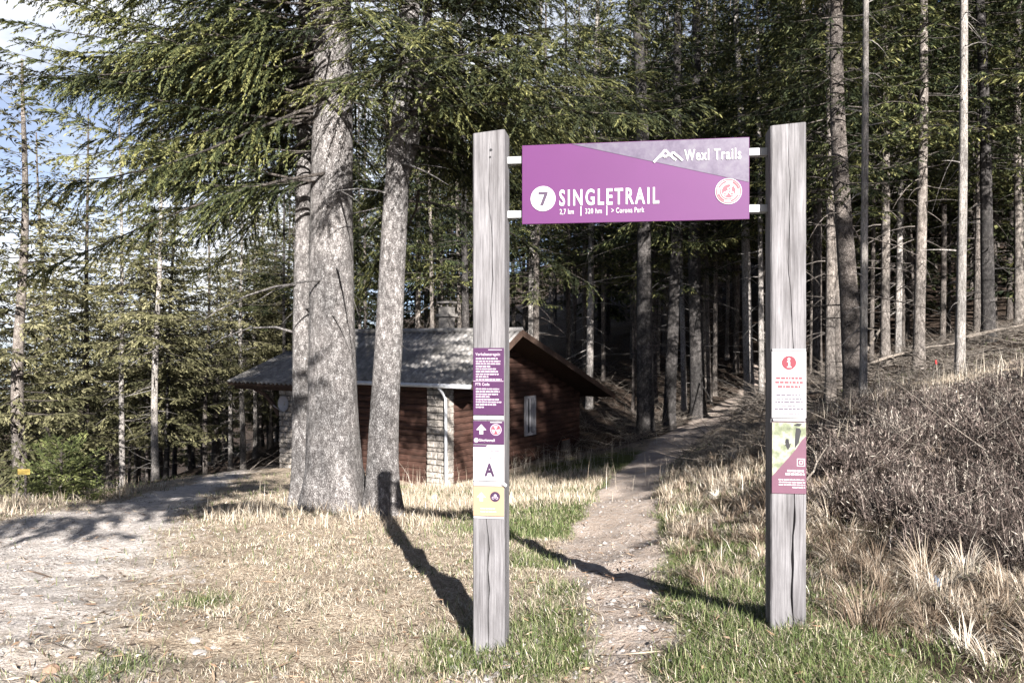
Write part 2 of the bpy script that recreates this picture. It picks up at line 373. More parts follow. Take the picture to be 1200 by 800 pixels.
# ------------------------------------------------------------------ foliage machinery
def unit(a): return a / (np.linalg.norm(a, axis=-1, keepdims=True) + 1e-9)
def diamonds(P, U, L, W, rng, flat=.7, bend=.0):
    n = len(P); nrm = rng.normal(0, 1, (n, 3)); nrm[:, 2] += flat * 3
    S = unit(np.cross(U, nrm)); mid = P + U * (L * .42)[:, None]
    V = np.stack([P, mid + S * (W * .5)[:, None], P + U * L[:, None], mid - S * (W * .5)[:, None]], 1).reshape(-1, 3)
    return V, np.arange(n * 4).reshape(n, 4)
def tubes(Pk, R, sides=5):
    """Pk (n,k,3), R (n,k)"""
    n, k, _ = Pk.shape
    T = unit(np.gradient(Pk, axis=1)); ref = np.where(np.abs(T[..., 2:3]) > .9, np.array([1., 0, 0]), np.array([0, 0, 1.]))
    A = unit(np.cross(T, ref)); B = np.cross(T, A); an = np.arange(sides) * 2 * math.pi / sides
    V = Pk[:, :, None, :] + R[:, :, None, None] * (A[:, :, None, :] * np.cos(an)[None, None, :, None] + B[:, :, None, :] * np.sin(an)[None, None, :, None])
    id_ = np.arange(n * k * sides).reshape(n, k, sides)
    a = id_[:, :-1, :]; b = id_[:, 1:, :]
    return V.reshape(-1, 3), np.stack([a, np.roll(a, -1, 2), np.roll(b, -1, 2), b], -1).reshape(-1, 4)

def crown_mesh(name, rng, base, az, L, rise, curve, mats, bspace=.08, blen=.34, bcap=1.1, tspace=.09, tl=.22, tw=.07, start=.18, hang=.1, rlimb=.018, bare=.0, flat=.7, under=.0, spread=.95):
    n = len(L); dh = np.stack([np.cos(az), np.sin(az), 0 * az], 1); lat = np.stack([-np.sin(az), np.cos(az), 0 * az], 1)
    wb = rng.normal(0, .09, n); wp = rng.uniform(0, 6, n); wv = rng.normal(0, .035, n)
    def pos(i, q):
        return base[i] + dh[i] * (L[i] * q)[:, None] + lat[i] * (L[i] * wb[i] * np.sin(q * 4 + wp[i]))[:, None] + np.array([0, 0, 1.]) * (L[i] * (rise[i] * q + curve[i] * q * q + wv[i] * np.sin(q * 5.5 + wp[i] * 2)))[:, None]
    k = 8; q = np.linspace(0, 1, k)
    Pk = np.stack([pos(np.arange(n), np.full(n, a)) for a in q], 1)
    R = (rlimb * np.sqrt(L / 2) )[:, None] * (1.05 - q)[None, :]
    LV, LQ = tubes(Pk, R, 5)
    cnt = np.maximum(1, (L * (1 - start) / bspace)).astype(int); li = np.repeat(np.arange(n), cnt); m = len(li)
    sq = start + (1 - start) * rng.random(m) ** .85
    if bare: sq = np.clip(sq, bare, 1)
    bp = pos(li, sq); side = np.where(rng.random(m) < .5, -1., 1.)
    ang = az[li] + side * rng.uniform(.55, 1.2, m); ang = np.where(sq > .95, az[li] + rng.normal(0, .3, m), ang)
    bl = np.minimum(bcap, blen * L[li]) * (1.12 - sq) ** .8 * rng.uniform(.45, 1.1, m) + .06
    bs = rise[li] + 2 * curve[li] * sq + rng.normal(-.15, .16, m)
    bd = unit(np.stack([np.cos(ang), np.sin(ang), bs], 1)); dr = rng.uniform(.1, .45, m) + under
    tc = np.maximum(2, bl / tspace * 1.0).astype(int) + 1; bi = np.repeat(np.arange(m), tc); w = len(bi)
    tt = rng.random(w); down = np.array([0, 0, -1.])
    tp = bp[bi] + bd[bi] * (bl[bi] * tt)[:, None] + down * (dr[bi] * bl[bi] * tt * tt)[:, None]
    ta = ang[bi] + np.where(rng.random(w) < .5, -1, 1) * rng.uniform(.15, spread, w)
    td = unit(np.stack([np.cos(ta), np.sin(ta), bs[bi] - 2 * dr[bi] * tt + rng.normal(-.05, .25, w) - hang * rng.random(w) * 2], 1))
    TL = tl * rng.uniform(.5, 1.15, w) * (1.1 - .4 * tt); TW = tw * rng.uniform(.7, 1.3, w)
    DV, DQ = diamonds(tp, td, TL, TW, rng, flat)
    # branchlet axes as thin needle ribbons
    ad = unit(bd + down * (dr * .5)[:, None]); AV, AQ = diamonds(bp, ad, bl, np.full(m, tw * .5), rng, flat)
    # brighter at the tips of the limbs (sunlit look put into the needle colour)
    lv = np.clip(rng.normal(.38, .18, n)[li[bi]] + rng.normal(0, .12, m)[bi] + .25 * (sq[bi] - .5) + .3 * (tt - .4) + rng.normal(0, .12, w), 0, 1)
    V = np.concatenate([LV, DV, AV]); o1_ = len(LV); o2_ = o1_ + len(DV)
    Qd = np.concatenate([LQ, DQ + o1_, AQ + o2_])
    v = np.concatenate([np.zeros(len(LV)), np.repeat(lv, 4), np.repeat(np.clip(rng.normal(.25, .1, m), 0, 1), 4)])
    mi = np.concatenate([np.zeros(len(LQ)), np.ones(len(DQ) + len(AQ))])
    return mesh_np(name, V, Qd, v=v, mats=mats, qidx=mi)

def trunk_mesh(name, rng, H, r0, mat, wob_=.04, lean=(0, 0), dead=0, dz=(1.5, 9), dl=(.4, 1.6), flare=.35, sides=14, path=None, taper=.85):
    k = 26; q = np.linspace(0, 1, k) ** 1.6; z = -.5 + (H + .5) * q
    if path is None:
        px_ = lean[0] * q + wob_ * np.sin(q * 9 + rng.uniform(0, 6)) ; py_ = lean[1] * q + wob_ * np.cos(q * 7 + rng.uniform(0, 6))
    else:
        px_ = np.interp(z, [p[0] for p in path], [p[1] for p in path]); py_ = np.interp(z, [p[0] for p in path], [p[2] for p in path]) 
    r = r0 * (1 - taper * np.clip(z, 0, H) / H) + r0 * flare * np.exp(-np.maximum(z, 0) / (r0 * 1.6)) + .004
    an = np.arange(sides) * 2 * math.pi / sides
    lump = 1 + .05 * np.sin(an * 3 + rng.uniform(0, 6))[None, :] + rng.normal(0, .018, (k, sides)) + (.2 * np.exp(-np.maximum(z, 0) / .4))[:, None] * np.sin(an * 4 + rng.uniform(0, 6))[None, :]
    V = np.stack([px_[:, None] + r[:, None] * lump * np.cos(an), py_[:, None] + r[:, None] * lump * np.sin(an), np.repeat(z[:, None], sides, 1)], -1).reshape(-1, 3)
    id_ = np.arange(k * sides).reshape(k, sides); a, b = id_[:-1], id_[1:]
    Qd = np.stack([a, np.roll(a, -1, 1), np.roll(b, -1, 1), b], -1).reshape(-1, 4)
    if dead:
        az = rng.uniform(0, 6.28, dead); zz = rng.uniform(*dz, dead); L = rng.uniform(*dl, dead); g = np.linspace(0, 1, 5)
        bx = np.interp(zz, z, px_); by = np.interp(zz, z, py_); rs = rng.normal(-.05, .22, dead); cv = rng.normal(-.2, .2, dead)
        Pk = np.stack([np.stack([bx + np.cos(az) * L * a, by + np.sin(az) * L * a, zz + L * (rs * a + cv * a * a)], 1) for a in g], 1)
        DV, DQ = tubes(Pk, (.006 + .008 * L)[:, None] * (1.1 - g)[None, :], 4)
        Qd = np.concatenate([Qd, DQ + len(V)]); V = np.concatenate([V, DV])
    return mesh_np(name, V, Qd, mats=[mat], smooth=True)

# ------------------------------------------------------------------ forest tree kinds
def limbs(rng, n, z0, z1, R, top=.25, pw=.8, rise=(.05, -.35), curve=(-.05, .25)):
    f = np.sort(rng.random(n)) ; z = z0 + (z1 - z0) * f
    L = R * (1 - (1 - top * 0) * f ** 1.3) * rng.uniform(.65, 1.1, n) + .25
    L *= np.clip((f + .12) / .2, .45, 1)
    az = (np.arange(n) * 2.39996 + rng.uniform(-.5, .5, n)) % (2 * math.pi)
    rs = rng.uniform(min(rise), max(rise), n) + .45 * f; cv = rng.uniform(*curve, n)
    return np.stack([0 * z, 0 * z, z], 1), az, L, rs, cv
KINDS = {}
def kind_spruce(key, seed, H, r0, z0, R, n, nmat='needles', dead=26, dz=None, **kw):
    rng = np.random.default_rng(seed); b, az, L, rs, cv = limbs(rng, n, z0, H - .4, R)
    tm = trunk_mesh('trunk', rng, H, r0, M['bark_far'], .05, (rng.normal(0, .25), rng.normal(0, .25)), dead, dz or (1.0, z0 + 2), (.4, 1.7), sides=9)
    p = dict(bspace=.08, blen=.36, bcap=.95, tspace=.058, tl=.19, tw=.036, hang=.15, start=.12); p.update(kw)
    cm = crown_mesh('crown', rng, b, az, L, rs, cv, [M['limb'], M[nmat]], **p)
    KINDS[key] = (tm, cm, H)
kind_spruce('a', 1, 23, .19, 6.4, 2.7, 120)
kind_spruce('b', 2, 21, .16, 5.2, 2.4, 120, dead=40)
kind_spruce('c', 3, 24, .20, 8.6, 2.6, 100, dead=40)
kind_spruce('g', 9, 22, .18, 1.6, 2.8, 130, dead=10, bspace=.12, tspace=.16, tl=.38, tw=.13)
kind_spruce('d', 4, 19, .14, 4.4, 2.2, 120)
kind_spruce('p', 5, 20, .15, 2.8, 2.4, 200, 'needles_pale', dead=34, bspace=.075, tspace=.036, tl=.17, tw=.046, under=.25, flat=.2)
kind_spruce('q', 6, 18, .13, 5.6, 2.1, 120, 'needles_pale', dead=40, bspace=.085, tspace=.036, tl=.16, tw=.042, under=.25, flat=.2)
kind_spruce('r', 8, 22, .15, 7.0, 2.0, 130, 'needles_pale', dead=44, bspace=.085, tspace=.036, tl=.16, tw=.042, under=.25, flat=.2)
kind_spruce('f', 7, 13, .16, 1.1, 2.5, 120, 'needles_pale', dead=0, bspace=.075, tspace=.085, tl=.22, tw=.06)

def tree(key, x, y, label, group, scale=1.0, width=None, rz=None, lean=0., name='spruce_tree', hs=1.0):
    """width: wanted trunk diameter near the foot"""
    tm, cm, H = KINDS[key]
    r = empty(name, (x, y, g1(x, y) - .05), rnd.uniform(0, 6.28) if rz is None else rz)
    r.rotation_euler[1] = 0
    if lean: r.rotation_euler = (0, lean, 0)
    r.scale = (scale, scale, scale * hs)
    t_ = link('trunk', tm, r); c_ = link('crown', cm, r)
    if width:
        w0 = {'a': .38, 'b': .32, 'c': .40, 'd': .28, 'p': .30, 'q': .26, 'r': .30, 'f': .32, 'g': .36}[key] * scale; kx = width / w0; t_.scale = (kx, kx, 1)
    tag(r, label, 'tree', group); return r

# ------------------------------------------------------------------ the sign gate
PW = .168; GA = math.radians(8.7)
gate = empty('trail_sign_gate', (-.122, 4.15, 0), -GA)
tag(gate, 'trail gate of two grey timber posts carrying a purple sign panel over the path', 'sign gate')
def zr(py, d): return EYE - (py - 400) / F * d
def post(cx, cy, z0, z1, cracks, seed, tilt, label):
    rng = np.random.default_rng(seed); h = PW / 2; c = .007; k = 90
    Z = np.linspace(z0, z1, k); m = MB(); rings = []
    zc = [a[0] for a in cracks]; xc = [a[1] for a in cracks]; wc = [a[2] for a in cracks]
    for i, z in enumerate(Z):
        nxp = np.interp(z, zc, xc) + .0025 * math.sin(z * 23 + seed) + rng.normal(0, .0006); nw = max(.0004, np.interp(z, zc, wc) * (1 + .25 * math.sin(z * 31)))
        nd = nw * 5
        pts = [(-h, c), (-h + c, 0), (nxp - nw, 0), (nxp, nd), (nxp + nw, 0), (h - c, 0), (h, c), (h, PW - c), (h - c, PW), (-h + c, PW), (-h, PW - c)]
        rings.append([(cx + x + rng.normal(0, .0004), cy + y, z + (tilt * x / h if i == k - 1 else 0)) for x, y in pts])
    n = 11; V = [p for r in rings for p in r]
    m.raw(V, [(i * n + j, i * n + (j + 1) % n, (i + 1) * n + (j + 1) % n, (i + 1) * n + j) for i in range(k - 1) for j in range(n)], 0)
    m.raw(rings[-1], [tuple(range(n))], 1); m.raw(rings[0], [tuple(range(n))[::-1]], 1)
    return m.build('post', [M['post'], M['endgrain']], gate, label=label)
LTOP = zr(154, 4.15); RTOP = zr(145, 3.92); RX = 1.5016
post(0, 0, -.5, LTOP, [(-.2, -.008, .004), (.05, .0, .003), (.25, -.004, .006), (.45, -.002, .005), (.65, -.012, .002), (.9, -.01, .0015), (1.6, .012, .0025), (2.0, .022, .003), (2.3, .0, .0015), (2.62, .01, .0005)], 3, .008, 'left timber post with five small boards')
post(RX, 0, -.4, RTOP, [(-.1, .01, .001), (.1, .022, .003), (.35, .016, .006), (.6, .024, .005), (.75, .03, .003), (1.6, .02, .002), (1.9, .0, .0015), (2.2, .006, .002), (2.6, .0, .0005)], 5, .006, 'right timber post with a white notice and a poster')
# drilled holes near the top of the left post
for hx, hz, r in ((.012, LTOP - .098, .008), (.008, LTOP - .135, .006)): m = MB(); m.tube([(hx, -.0015, hz), (hx, .004, hz)], r, 10); m.build('drill_hole', M['black'], gate)

# sign panel: u 0.165..1.326, at depth .085
U0, U1, Z0, Z1, YP = .1651, 1.3263, EYE + .618, EYE + 1.033, .078
m = MB(); m.box(U0, U1, YP, YP + .02, Z0, Z1); panel = m.build('sign_panel', M['sign_purple'], gate, bevel=.002)
m = MB(); y = YP - .0022
m.poly([(U0 + .26, y, Z1 - .003), (U1 - .003, y, Z0 + .187), (U1 - .003, y, Z1 - .003)]); m.build('lilac_field', M['sign_lilac'], panel)
m = MB(); m.disc(U0 + .112, Z0 + .131, 0, .066, y - .002); m.build('number_disc', M['white'], panel)
m = MB(); zc = Z0 + .131; xc = U0 + .112
m.poly([(xc - .024, y - .0045, zc + .036), (xc - .024, y - .0045, zc + .022), (xc + .006, y - .0045, zc + .022), (xc + .024, y - .0045, zc + .022), (xc + .026, y - .0045, zc + .036)])
m.poly([(xc + .006, y - .0045, zc + .0219), (xc - .016, y - .0045, zc - .036), (xc + .001, y - .0045, zc - .036), (xc + .024, y - .0045, zc + .0219)]); m.build('number', plain('number_print', (.035, .02, .042), .5, .3), panel)
def lettering(mat, par, *args, **kw):
    m_ = MB(); m_.raw(*text_mesh(*args, **kw)); return m_.build('lettering', mat, par)
lettering(M['white'], panel, 'SINGLETRAIL', U0 + .197, Z0 + .093, .081, y - .002, width=.515, bold=.024, space=1.3)
for body, u, w in (('2,7 km', .200, .073), ('320 hm', .333, .086), ('> Corona Park', .468, .168)): lettering(M['white'], panel, body, U0 + u, Z0 + .047, .027, y - .002, width=w, bold=.012)
for u in (.308, .442): m = MB(); m.poly([(U0 + u, y - .002, Z0 + .036), (U0 + u + .005, y - .002, Z0 + .036), (U0 + u + .005, y - .002, Z0 + .086), (U0 + u, y - .002, Z0 + .086)]); m.build('divider', M['white'], panel)
lettering(M['white'], panel, 'Wexl Trails', U0 + .838, Z0 + .306, .055, y - .004, width=.282, bold=.02, space=1.18)
# mountain emblem
m = MB()
def stroke(p, q, w, yy):
    dx, dz = q[0] - p[0], q[1] - p[1]; L_ = math.hypot(dx, dz); nx_, nz_ = -dz / L_ * w / 2, dx / L_ * w / 2
    m.poly([(p[0] + nx_, yy, p[1] + nz_), (p[0] - nx_, yy, p[1] - nz_), (q[0] - nx_, yy, q[1] - nz_), (q[0] + nx_, yy, q[1] + nz_)])
a0, b0 = U0 + .685, Z0 + .302; y2 = y - .004
for i, (p, q) in enumerate([((0, 0), (.058, .062)), ((.058, .062), (.098, .018)), ((.098, .018), (.112, .008)), ((.03, .026), (.046, .036)), ((.046, .036), (.058, .024)), ((.058, .024), (.070, .036)), ((.088, .038), (.098, .048)), ((.098, .048), (.145, .004)), ((.07, .036), (.08, .03))]):
    stroke((a0 + p[0], b0 + p[1]), (a0 + q[0], b0 + q[1]), .011, y2 - .0003 * i)
m.build('mountain_emblem', M['white'], panel)
# round trail-rule emblem with rider
ec, ez = U0 + 1.058, Z0 + .143
m = MB(); m.disc(ec, ez, 0, .066, y - .002, mi=0); m.disc(ec, ez, .057, .062, y - .004, mi=1); m.disc(ec, ez, 0, .042, y - .004, mi=1)
for a in range(0, 360, 90): m.disc(ec, ez, .046, .054, y - .0045, a + 12, a + 66, 12, 1)
m.disc(ec, ez, .034, .038, y - .006, mi=0)
for wx in (-.016, .016): m.disc(ec + wx, ez - .012, .007, .0105, y - .006, mi=0, n=20)
for i, (p, q) in enumerate([((-.016, -.012), (-.004, .004)), ((-.004, .004), (.012, .006)), ((.016, -.012), (.010, .010)), ((-.004, .004), (.002, -.012)), ((-.006, .012), (.008, .020)), ((.008, .020), (.014, .008))]):
    stroke((ec + p[0], ez + p[1]), (ec + q[0], ez + q[1]), .005, y - .007 - .0002 * i)
m.disc(ec + .014, ez + .025, 0, .006, y - .0065, mi=0, n=14)
m.build('round_emblem', [M['white'], M['orange_red']], panel)
# brackets
for z in (EYE + .963, EYE + .675):
    for x0, x1 in ((PW / 2 - .004, U0 + .004), (U1 - .004, RX - PW / 2 + .004)):
        m = MB(); m.box(x0, x1, YP + .0215, YP + .045, z - .019, z + .019); m.box(x0, x0 + .05 if x0 < .5 else x1, YP + .046, YP + .05, z - .024, z + .024)
        m.build('bracket', M['alu'], gate, bevel=.003)

def board(cx, d, py0, py1, w, mat, label, name):
    z1, z0 = zr(py0, d), zr(py1, d); m = MB(); m.box(cx - w / 2, cx + w / 2, -.0075, -.0015, z0, z1)
    return m.build(name, mat, gate, bevel=.0015, label=label), z0, z1
def lines(m, x0, x1, ztop, n, pitch, h, yy, seed, mi=0, align='L', frac=(.6, 1.)):
    r = random.Random(seed)
    for i in range(n):
        z = ztop - i * pitch; tot = (x1 - x0) * (r.uniform(*frac) if i % 4 != 3 else r.uniform(.3, .6)); x = x0 if align == 'L' else ((x1 - tot) if align == 'R' else (x0 + x1 - tot) / 2); e = x + tot
        while x < e - .004:
            w = min(r.uniform(.008, .026), e - x); m.poly([(x, yy, z - h), (x + w, yy, z - h), (x + w, yy, z), (x, yy, z)], mi); x += w + .0035
YB = -.0092
# rules board
b, z0, z1 = board(0.001, 4.15, 407.5, 486, .163, M['deep_purple'], 'dark purple board with two blocks of small white rules', 'rules_board')
lettering(M['pink_print'], b, 'Verhaltensregeln', -.068, z1 - .040, .0150, YB, width=.130, bold=.03)
m = MB(); lines(m, -.066, .070, z1 - .052, 9, .0135, .0075, YB, 4, frac=(.8, 1.)); m.build('rule_lines', M['pink_print'], b)
lettering(M['pink_print'], b, 'FTR Code', -.068, z1 - .196, .0150, YB, width=.074, bold=.03)
m = MB(); lines(m, -.066, .072, z1 - .210, 8, .0135, .0075, YB, 9, frac=(.8, 1.)); m.build('rule_lines', M['pink_print'], b)
for z in (z1 - .174,): m = MB(); m.poly([(-.079, YB, z), (.080, YB, z), (.080, YB, z + .003), (-.079, YB, z + .003)]); m.build('divider', M['pink_print'], b)
m = MB(); m.poly([(.0, YB, z1 - .012), (.072, YB, z1 - .012), (.072, YB, z1 - .008), (.0, YB, z1 - .008)]); m.build('header_line', M['pink_print'], b)
for pa, pb in ((491.5, 487), (569, 563.8), (607, 604.6)): m = MB(); m.box(-.079, .081, -.009, -.0015, zr(pa, 4.15), zr(pb, 4.15)); m.build('fixing_rail', M['plate'], gate, bevel=.002)
# arrow board
b, z0, z1 = board(0.001, 4.15, 493, 520, .163, M['deep_purple'], 'purple board with a white arrow and a round bike emblem', 'arrow_board')
def arrow(m, cx, cz, s_, yy, mi=0):
    m.poly([(cx - .2 * s_, yy, cz - .5 * s_), (cx + .2 * s_, yy, cz - .5 * s_), (cx + .2 * s_, yy, cz + .02 * s_), (cx - .2 * s_, yy, cz + .02 * s_)], mi)
    m.poly([(cx - .55 * s_, yy, cz - .05 * s_), (cx - .2 * s_, yy, cz - .05 * s_), (cx, yy, cz + .14 * s_), (cx + .2 * s_, yy, cz - .05 * s_), (cx + .55 * s_, yy, cz - .05 * s_), (cx, yy, cz + .55 * s_)], mi)
m = MB(); arrow(m, -.037, z1 - .044, .05, YB); m.build('arrow', M['white'], b); m = MB(); m.disc(-.064, z1 - .100, .0, .012, YB, mi=0); m.build('number_disc', M['white'], b); m = MB(); m.raw(*text_mesh('Singletrail', -.048, z1 - .106, .014, YB, width=.082, bold=.02))
m.poly([(.01, YB, z1 - .008), (.072, YB, z1 - .008), (.072, YB, z1 - .004), (.01, YB, z1 - .004)]); m.build('lettering', M['white'], b)
m = MB(); m.disc(.040, z1 - .044, 0, .030, YB, mi=0); m.disc(.040, z1 - .044, .022, .026, YB - .0015, mi=1)
for k_ in (35, 150, 270): m.disc(.040, z1 - .044, .0, .021, YB - .0015, k_ - 24, k_ + 24, 8, 1)
m.build('bike_emblem', [M['pink_print'], M['orange_red']], b)
# name board
b, z0, z1 = board(0.001, 4.15, 520.6, 563, .163, M['white'], 'white board with a dark letter A', 'name_board')
m = MB(); m.raw(*text_mesh('A', .006, z0 + .028, .062, YB, width=.054, bold=.04, align='CENTER')); m.build('letter', M['dark_print'], b); m = MB(); m.raw(*text_mesh('Sunny Bunny', .004, z0 + .110, .015, YB, width=.112, align='CENTER'))
m.build('lettering', M['dark_print'], b); m = MB(); lines(m, -.07, .075, z1 - .030, 1, .02, .003, YB, 5, frac=(.9, 1.)); m.build('lettering', M['dark_print'], b)
m = MB(); m.poly([(-.079, YB, z1 - .012), (-.012, YB, z1 - .012), (-.004, YB, z1 - .001), (-.079, YB, z1 - .001)]); m.build('purple_tab', M['deep_purple'], b)
# yellow board
b, z0, z1 = board(0.001, 4.15, 569.4, 604, .163, M['yellow'], 'pale yellow board with white arrow and dark round emblem', 'yellow_board')
m = MB(); arrow(m, -.037, z1 - .055, .044, YB); m.build('arrow', M['white'], b); m = MB(); lines(m, -.06, .06, z1 - .112, 2, .016, .005, YB, 8, align='C'); m.build('lettering', M['white'], b)
m = MB(); m.disc(.036, z1 - .052, 0, .026, YB, mi=0)
for cx_ in (-.010, .009): m.disc(.036 + cx_, z1 - .058, .004, .0075, YB - .0015, mi=1, n=16)
m.disc(.037, z1 - .046, 0, .008, YB - .0015, mi=1, n=12); m.build('bike_emblem', [M['dark_print'], M['pink_print']], b)
m = MB(); m.tube([(.078, -.006, z1 + .015), (.094, -.02, z1 + .010)], [.012, .009], 8); m.build('white_clip', M['white'], gate)
# white info notice on the right post
b, z0, z1 = board(RX + .001, 3.92, 411.5, 489.5, .163, M['white'], 'white notice with a red information disc', 'info_board')
m = MB(); m.disc(RX + .001, z1 - .056, 0, .034, YB); m.build('info_disc', M['red'], b)
m = MB(); xc, zc = RX + .001, z1 - .056; m.disc(xc - .001, zc + .018, 0, .0068, YB - .002, n=16)
for q4 in ((-.010, .004, .003, .008), (-.004, .005, -.018, .0029), (-.010, .011, -.024, -.0181)): m.poly([(xc + q4[0], YB - .002, zc + q4[2]), (xc + q4[1], YB - .002, zc + q4[2]), (xc + q4[1], YB - .002, zc + q4[3]), (xc + q4[0], YB - .002, zc + q4[3])])
m.build('letter', M['white'], b)
m = MB(); lines(m, RX - .07, RX + .072, z1 - .128, 3, .0205, .0085, YB, 12, align='C', frac=(.75, 1.)); m.build('red_lettering', M['red'], b)
m = MB(); lines(m, RX - .07, RX + .072, z1 - .213, 5, .017, .005, YB, 13, align='C', frac=(.8, 1.)); m.build('grey_lettering', M['dark_print'], b); m = MB(); lines(m, RX - .055, RX + .055, z0 + .022, 1, .017, .003, YB, 14, align='C', frac=(.9, 1.)); m.build('grey_lettering', M['dark_print'], b)
for q4 in ((-.078, .08, -.0085, z1 + .002, z1 + .012), (-.075, .077, -.011, z0 - .016, z0 - .004)): m = MB(); m.box(RX + q4[0], RX + q4[1], q4[2], -.0015, q4[3], q4[4]); m.build('fixing_rail', M['plate'], gate, bevel=.002)
# poster
b, z0, z1 = board(RX + .001, 3.92, 494.2, 578, .163, M['mauve'], 'mauve poster with a photo of a rider', 'poster_board')
def photo_mat():
    m_, nt, bb = new_mat('poster_photo'); f = noise(nt, coords(nt), 16, 4)
    nt.links.new(ramp(nt, f, [(.3, (.05, .055, .04)), (.44, (.12, .135, .085)), (.56, (.22, .225, .185)), (.70, (.09, .10, .06))]), bb.inputs['Base Color']); bb.inputs['Roughness'].default_value = .4; return m_
m = MB(); xl, xr_ = RX - .079, RX + .081
m.poly([(xl, YB, z1 - .002), (xl, YB, z0 + .085), (RX - .02, YB, z0 + .155), (RX + .03, YB, z0 + .215), (RX + .06, YB, z0 + .262), (xr_, YB, z0 + .285), (xr_, YB, z1 - .002)]); m.build('printed_photo', photo_mat(), b)
m = MB(); q = YB - .0015
m.poly([(RX + .028, q, z0 + .225), (RX + .046, q, z0 + .25), (RX + .058, q, z0 + .31), (RX + .052, q, z1 - .03), (RX + .034, q, z1 - .028), (RX + .030, q, z0 + .29)])
m.poly([(RX + .02, q - .001, z1 - .016), (RX + .05, q - .001, z1 - .020), (RX + .062, q - .001, z1 - .008), (RX + .04, q - .001, z1 - .005)])
m.disc(RX - .008, z0 + .262, 0, .008, q, n=14); m.poly([(RX - .018, q, z0 + .258), (RX + .0, q, z0 + .258), (RX + .006, q, z0 + .232), (RX - .004, q, z0 + .215), (RX - .014, q, z0 + .235)])
m.poly([(RX - .02, q - .001, z0 + .24), (RX + .01, q - .001, z0 + .246), (RX + .01, q - .001, z0 + .241), (RX - .02, q - .001, z0 + .235)])
m.build('rider_silhouette', M['black'], b)
m = MB(); cx_, cz_ = RX + .057, z0 + .155; r_ = .019
m.poly([(cx_ - r_, YB, cz_ - r_), (cx_ + r_, YB, cz_ - r_), (cx_ + r_, YB, cz_ + r_), (cx_ - r_, YB, cz_ + r_)], 0)
m.poly([(cx_ - r_ * .8, YB - .001, cz_ - r_ * .8), (cx_ + r_ * .8, YB - .001, cz_ - r_ * .8), (cx_ + r_ * .8, YB - .001, cz_ + r_ * .8), (cx_ - r_ * .8, YB - .001, cz_ + r_ * .8)], 1)
m.disc(cx_, cz_, .006, .010, YB - .002, n=20, mi=0); m.disc(cx_ + .010, cz_ + .010, 0, .0022, YB - .002, n=8, mi=0)
m.build('camera_emblem', [M['white'], M['mauve']], b); m = MB(); lines(m, RX - .02, RX + .077, z0 + .118, 2, .016, .010, YB, 21, align='R', frac=(.85, 1)); m.build('lettering', [M['white'], M['mauve']], b); m = MB(); lines(m, RX - .05, RX + .077, z0 + .072, 4, .0125, .0055, YB, 22, align='R', frac=(.8, 1))
m.build('lettering', [M['white'], M['mauve']], b)

# ------------------------------------------------------------------ cabin
CT = math.radians(32)
ex, ey = math.sin(CT), math.cos(CT)
RZ0 = -2.0
cab = empty('log_cabin', (-.957, 19.0, RZ0), -CT)
tag(cab, 'dark red-brown log cabin with corrugated grey roof, stone corner pier and chimney', 'cabin')
def cz(zrel): return zrel + EYE - RZ0
EV, RD, BK = cz(-1.018), cz(.27), cz(-1.72); YR, YBk = 2.31, 8.08
def roofz(y): return EV + (RD - EV) * y / YR if y < YR else RD + (BK - RD) * (y - YR) / (YBk - YR)
def log_mat():
    m_, nt, bb = new_mat('red_brown_logs'); v = coords(nt, (.12, .12, 1)); f = noise(nt, v, 30, 5); g = noise(nt, coords(nt), 1.6, 3)
    c = ramp(nt, f, [(.3, (.026, .014, .010)), (.6, (.062, .031, .022)), (.8, (.10, .054, .040))])
    c = mix(nt, 1, c, ramp(nt, g, [(.3, (.7, .7, .7)), (.7, (1.15, 1.1, 1.1))]), 'MULTIPLY'); nt.links.new(c, bb.inputs['Base Color']); bump(nt, bb, f, .4, .01); return m_
def stone_mat():
    m_, nt, bb = new_mat('field_stone'); v = coords(nt); f = noise(nt, v, 14, 6, .7); g = noise(nt, v, 3.5, 2)
    c = ramp(nt, f, [(.3, (.13, .12, .11)), (.55, (.30, .28, .26)), (.75, (.50, .47, .44))]); c = mix(nt, 1, c, ramp(nt, g, [(.35, (.65, .63, .6)), (.65, (1.15, 1.12, 1.08))]), 'MULTIPLY')
    nt.links.new(c, bb.inputs['Base Color']); bump(nt, bb, f, .7, .03); return m_
def roof_mat():
    m_, nt, bb = new_mat('weathered_corrugated_roof'); v = coords(nt); f = noise(nt, v, 6, 6, .7); g = noise(nt, v, 1.1, 4)
    c = ramp(nt, f, [(.3, (.10, .095, .09)), (.55, (.22, .21, .20)), (.75, (.36, .35, .335))]); c = mix(nt, ramp(nt, g, [(.45, 0.), (.7, .7)]), c, (.07, .065, .055))
    nt.links.new(c, bb.inputs['Base Color']); bb.inputs['Roughness'].default_value = .75; return m_
M['logs'] = log_mat(); M['stone'] = stone_mat(); M['roof'] = roof_mat(); M['dark_timber'] = plain('dark_timber', (.055, .035, .026), .8, .2, var=.3, scale=14)
M['dark_stone'] = plain('shaded_stone', (.15, .14, .13), .9, .1, var=.4, scale=12); M['mortar'] = plain('mortar', (.16, .15, .14), .9, .1); M['glass'] = plain('window_glass', (.02, .022, .025), .08, .6); M['gutter'] = plain('zinc_gutter', (.42, .43, .45), .45, .5)  # chimney stone: its shaded look is put into a darker colour
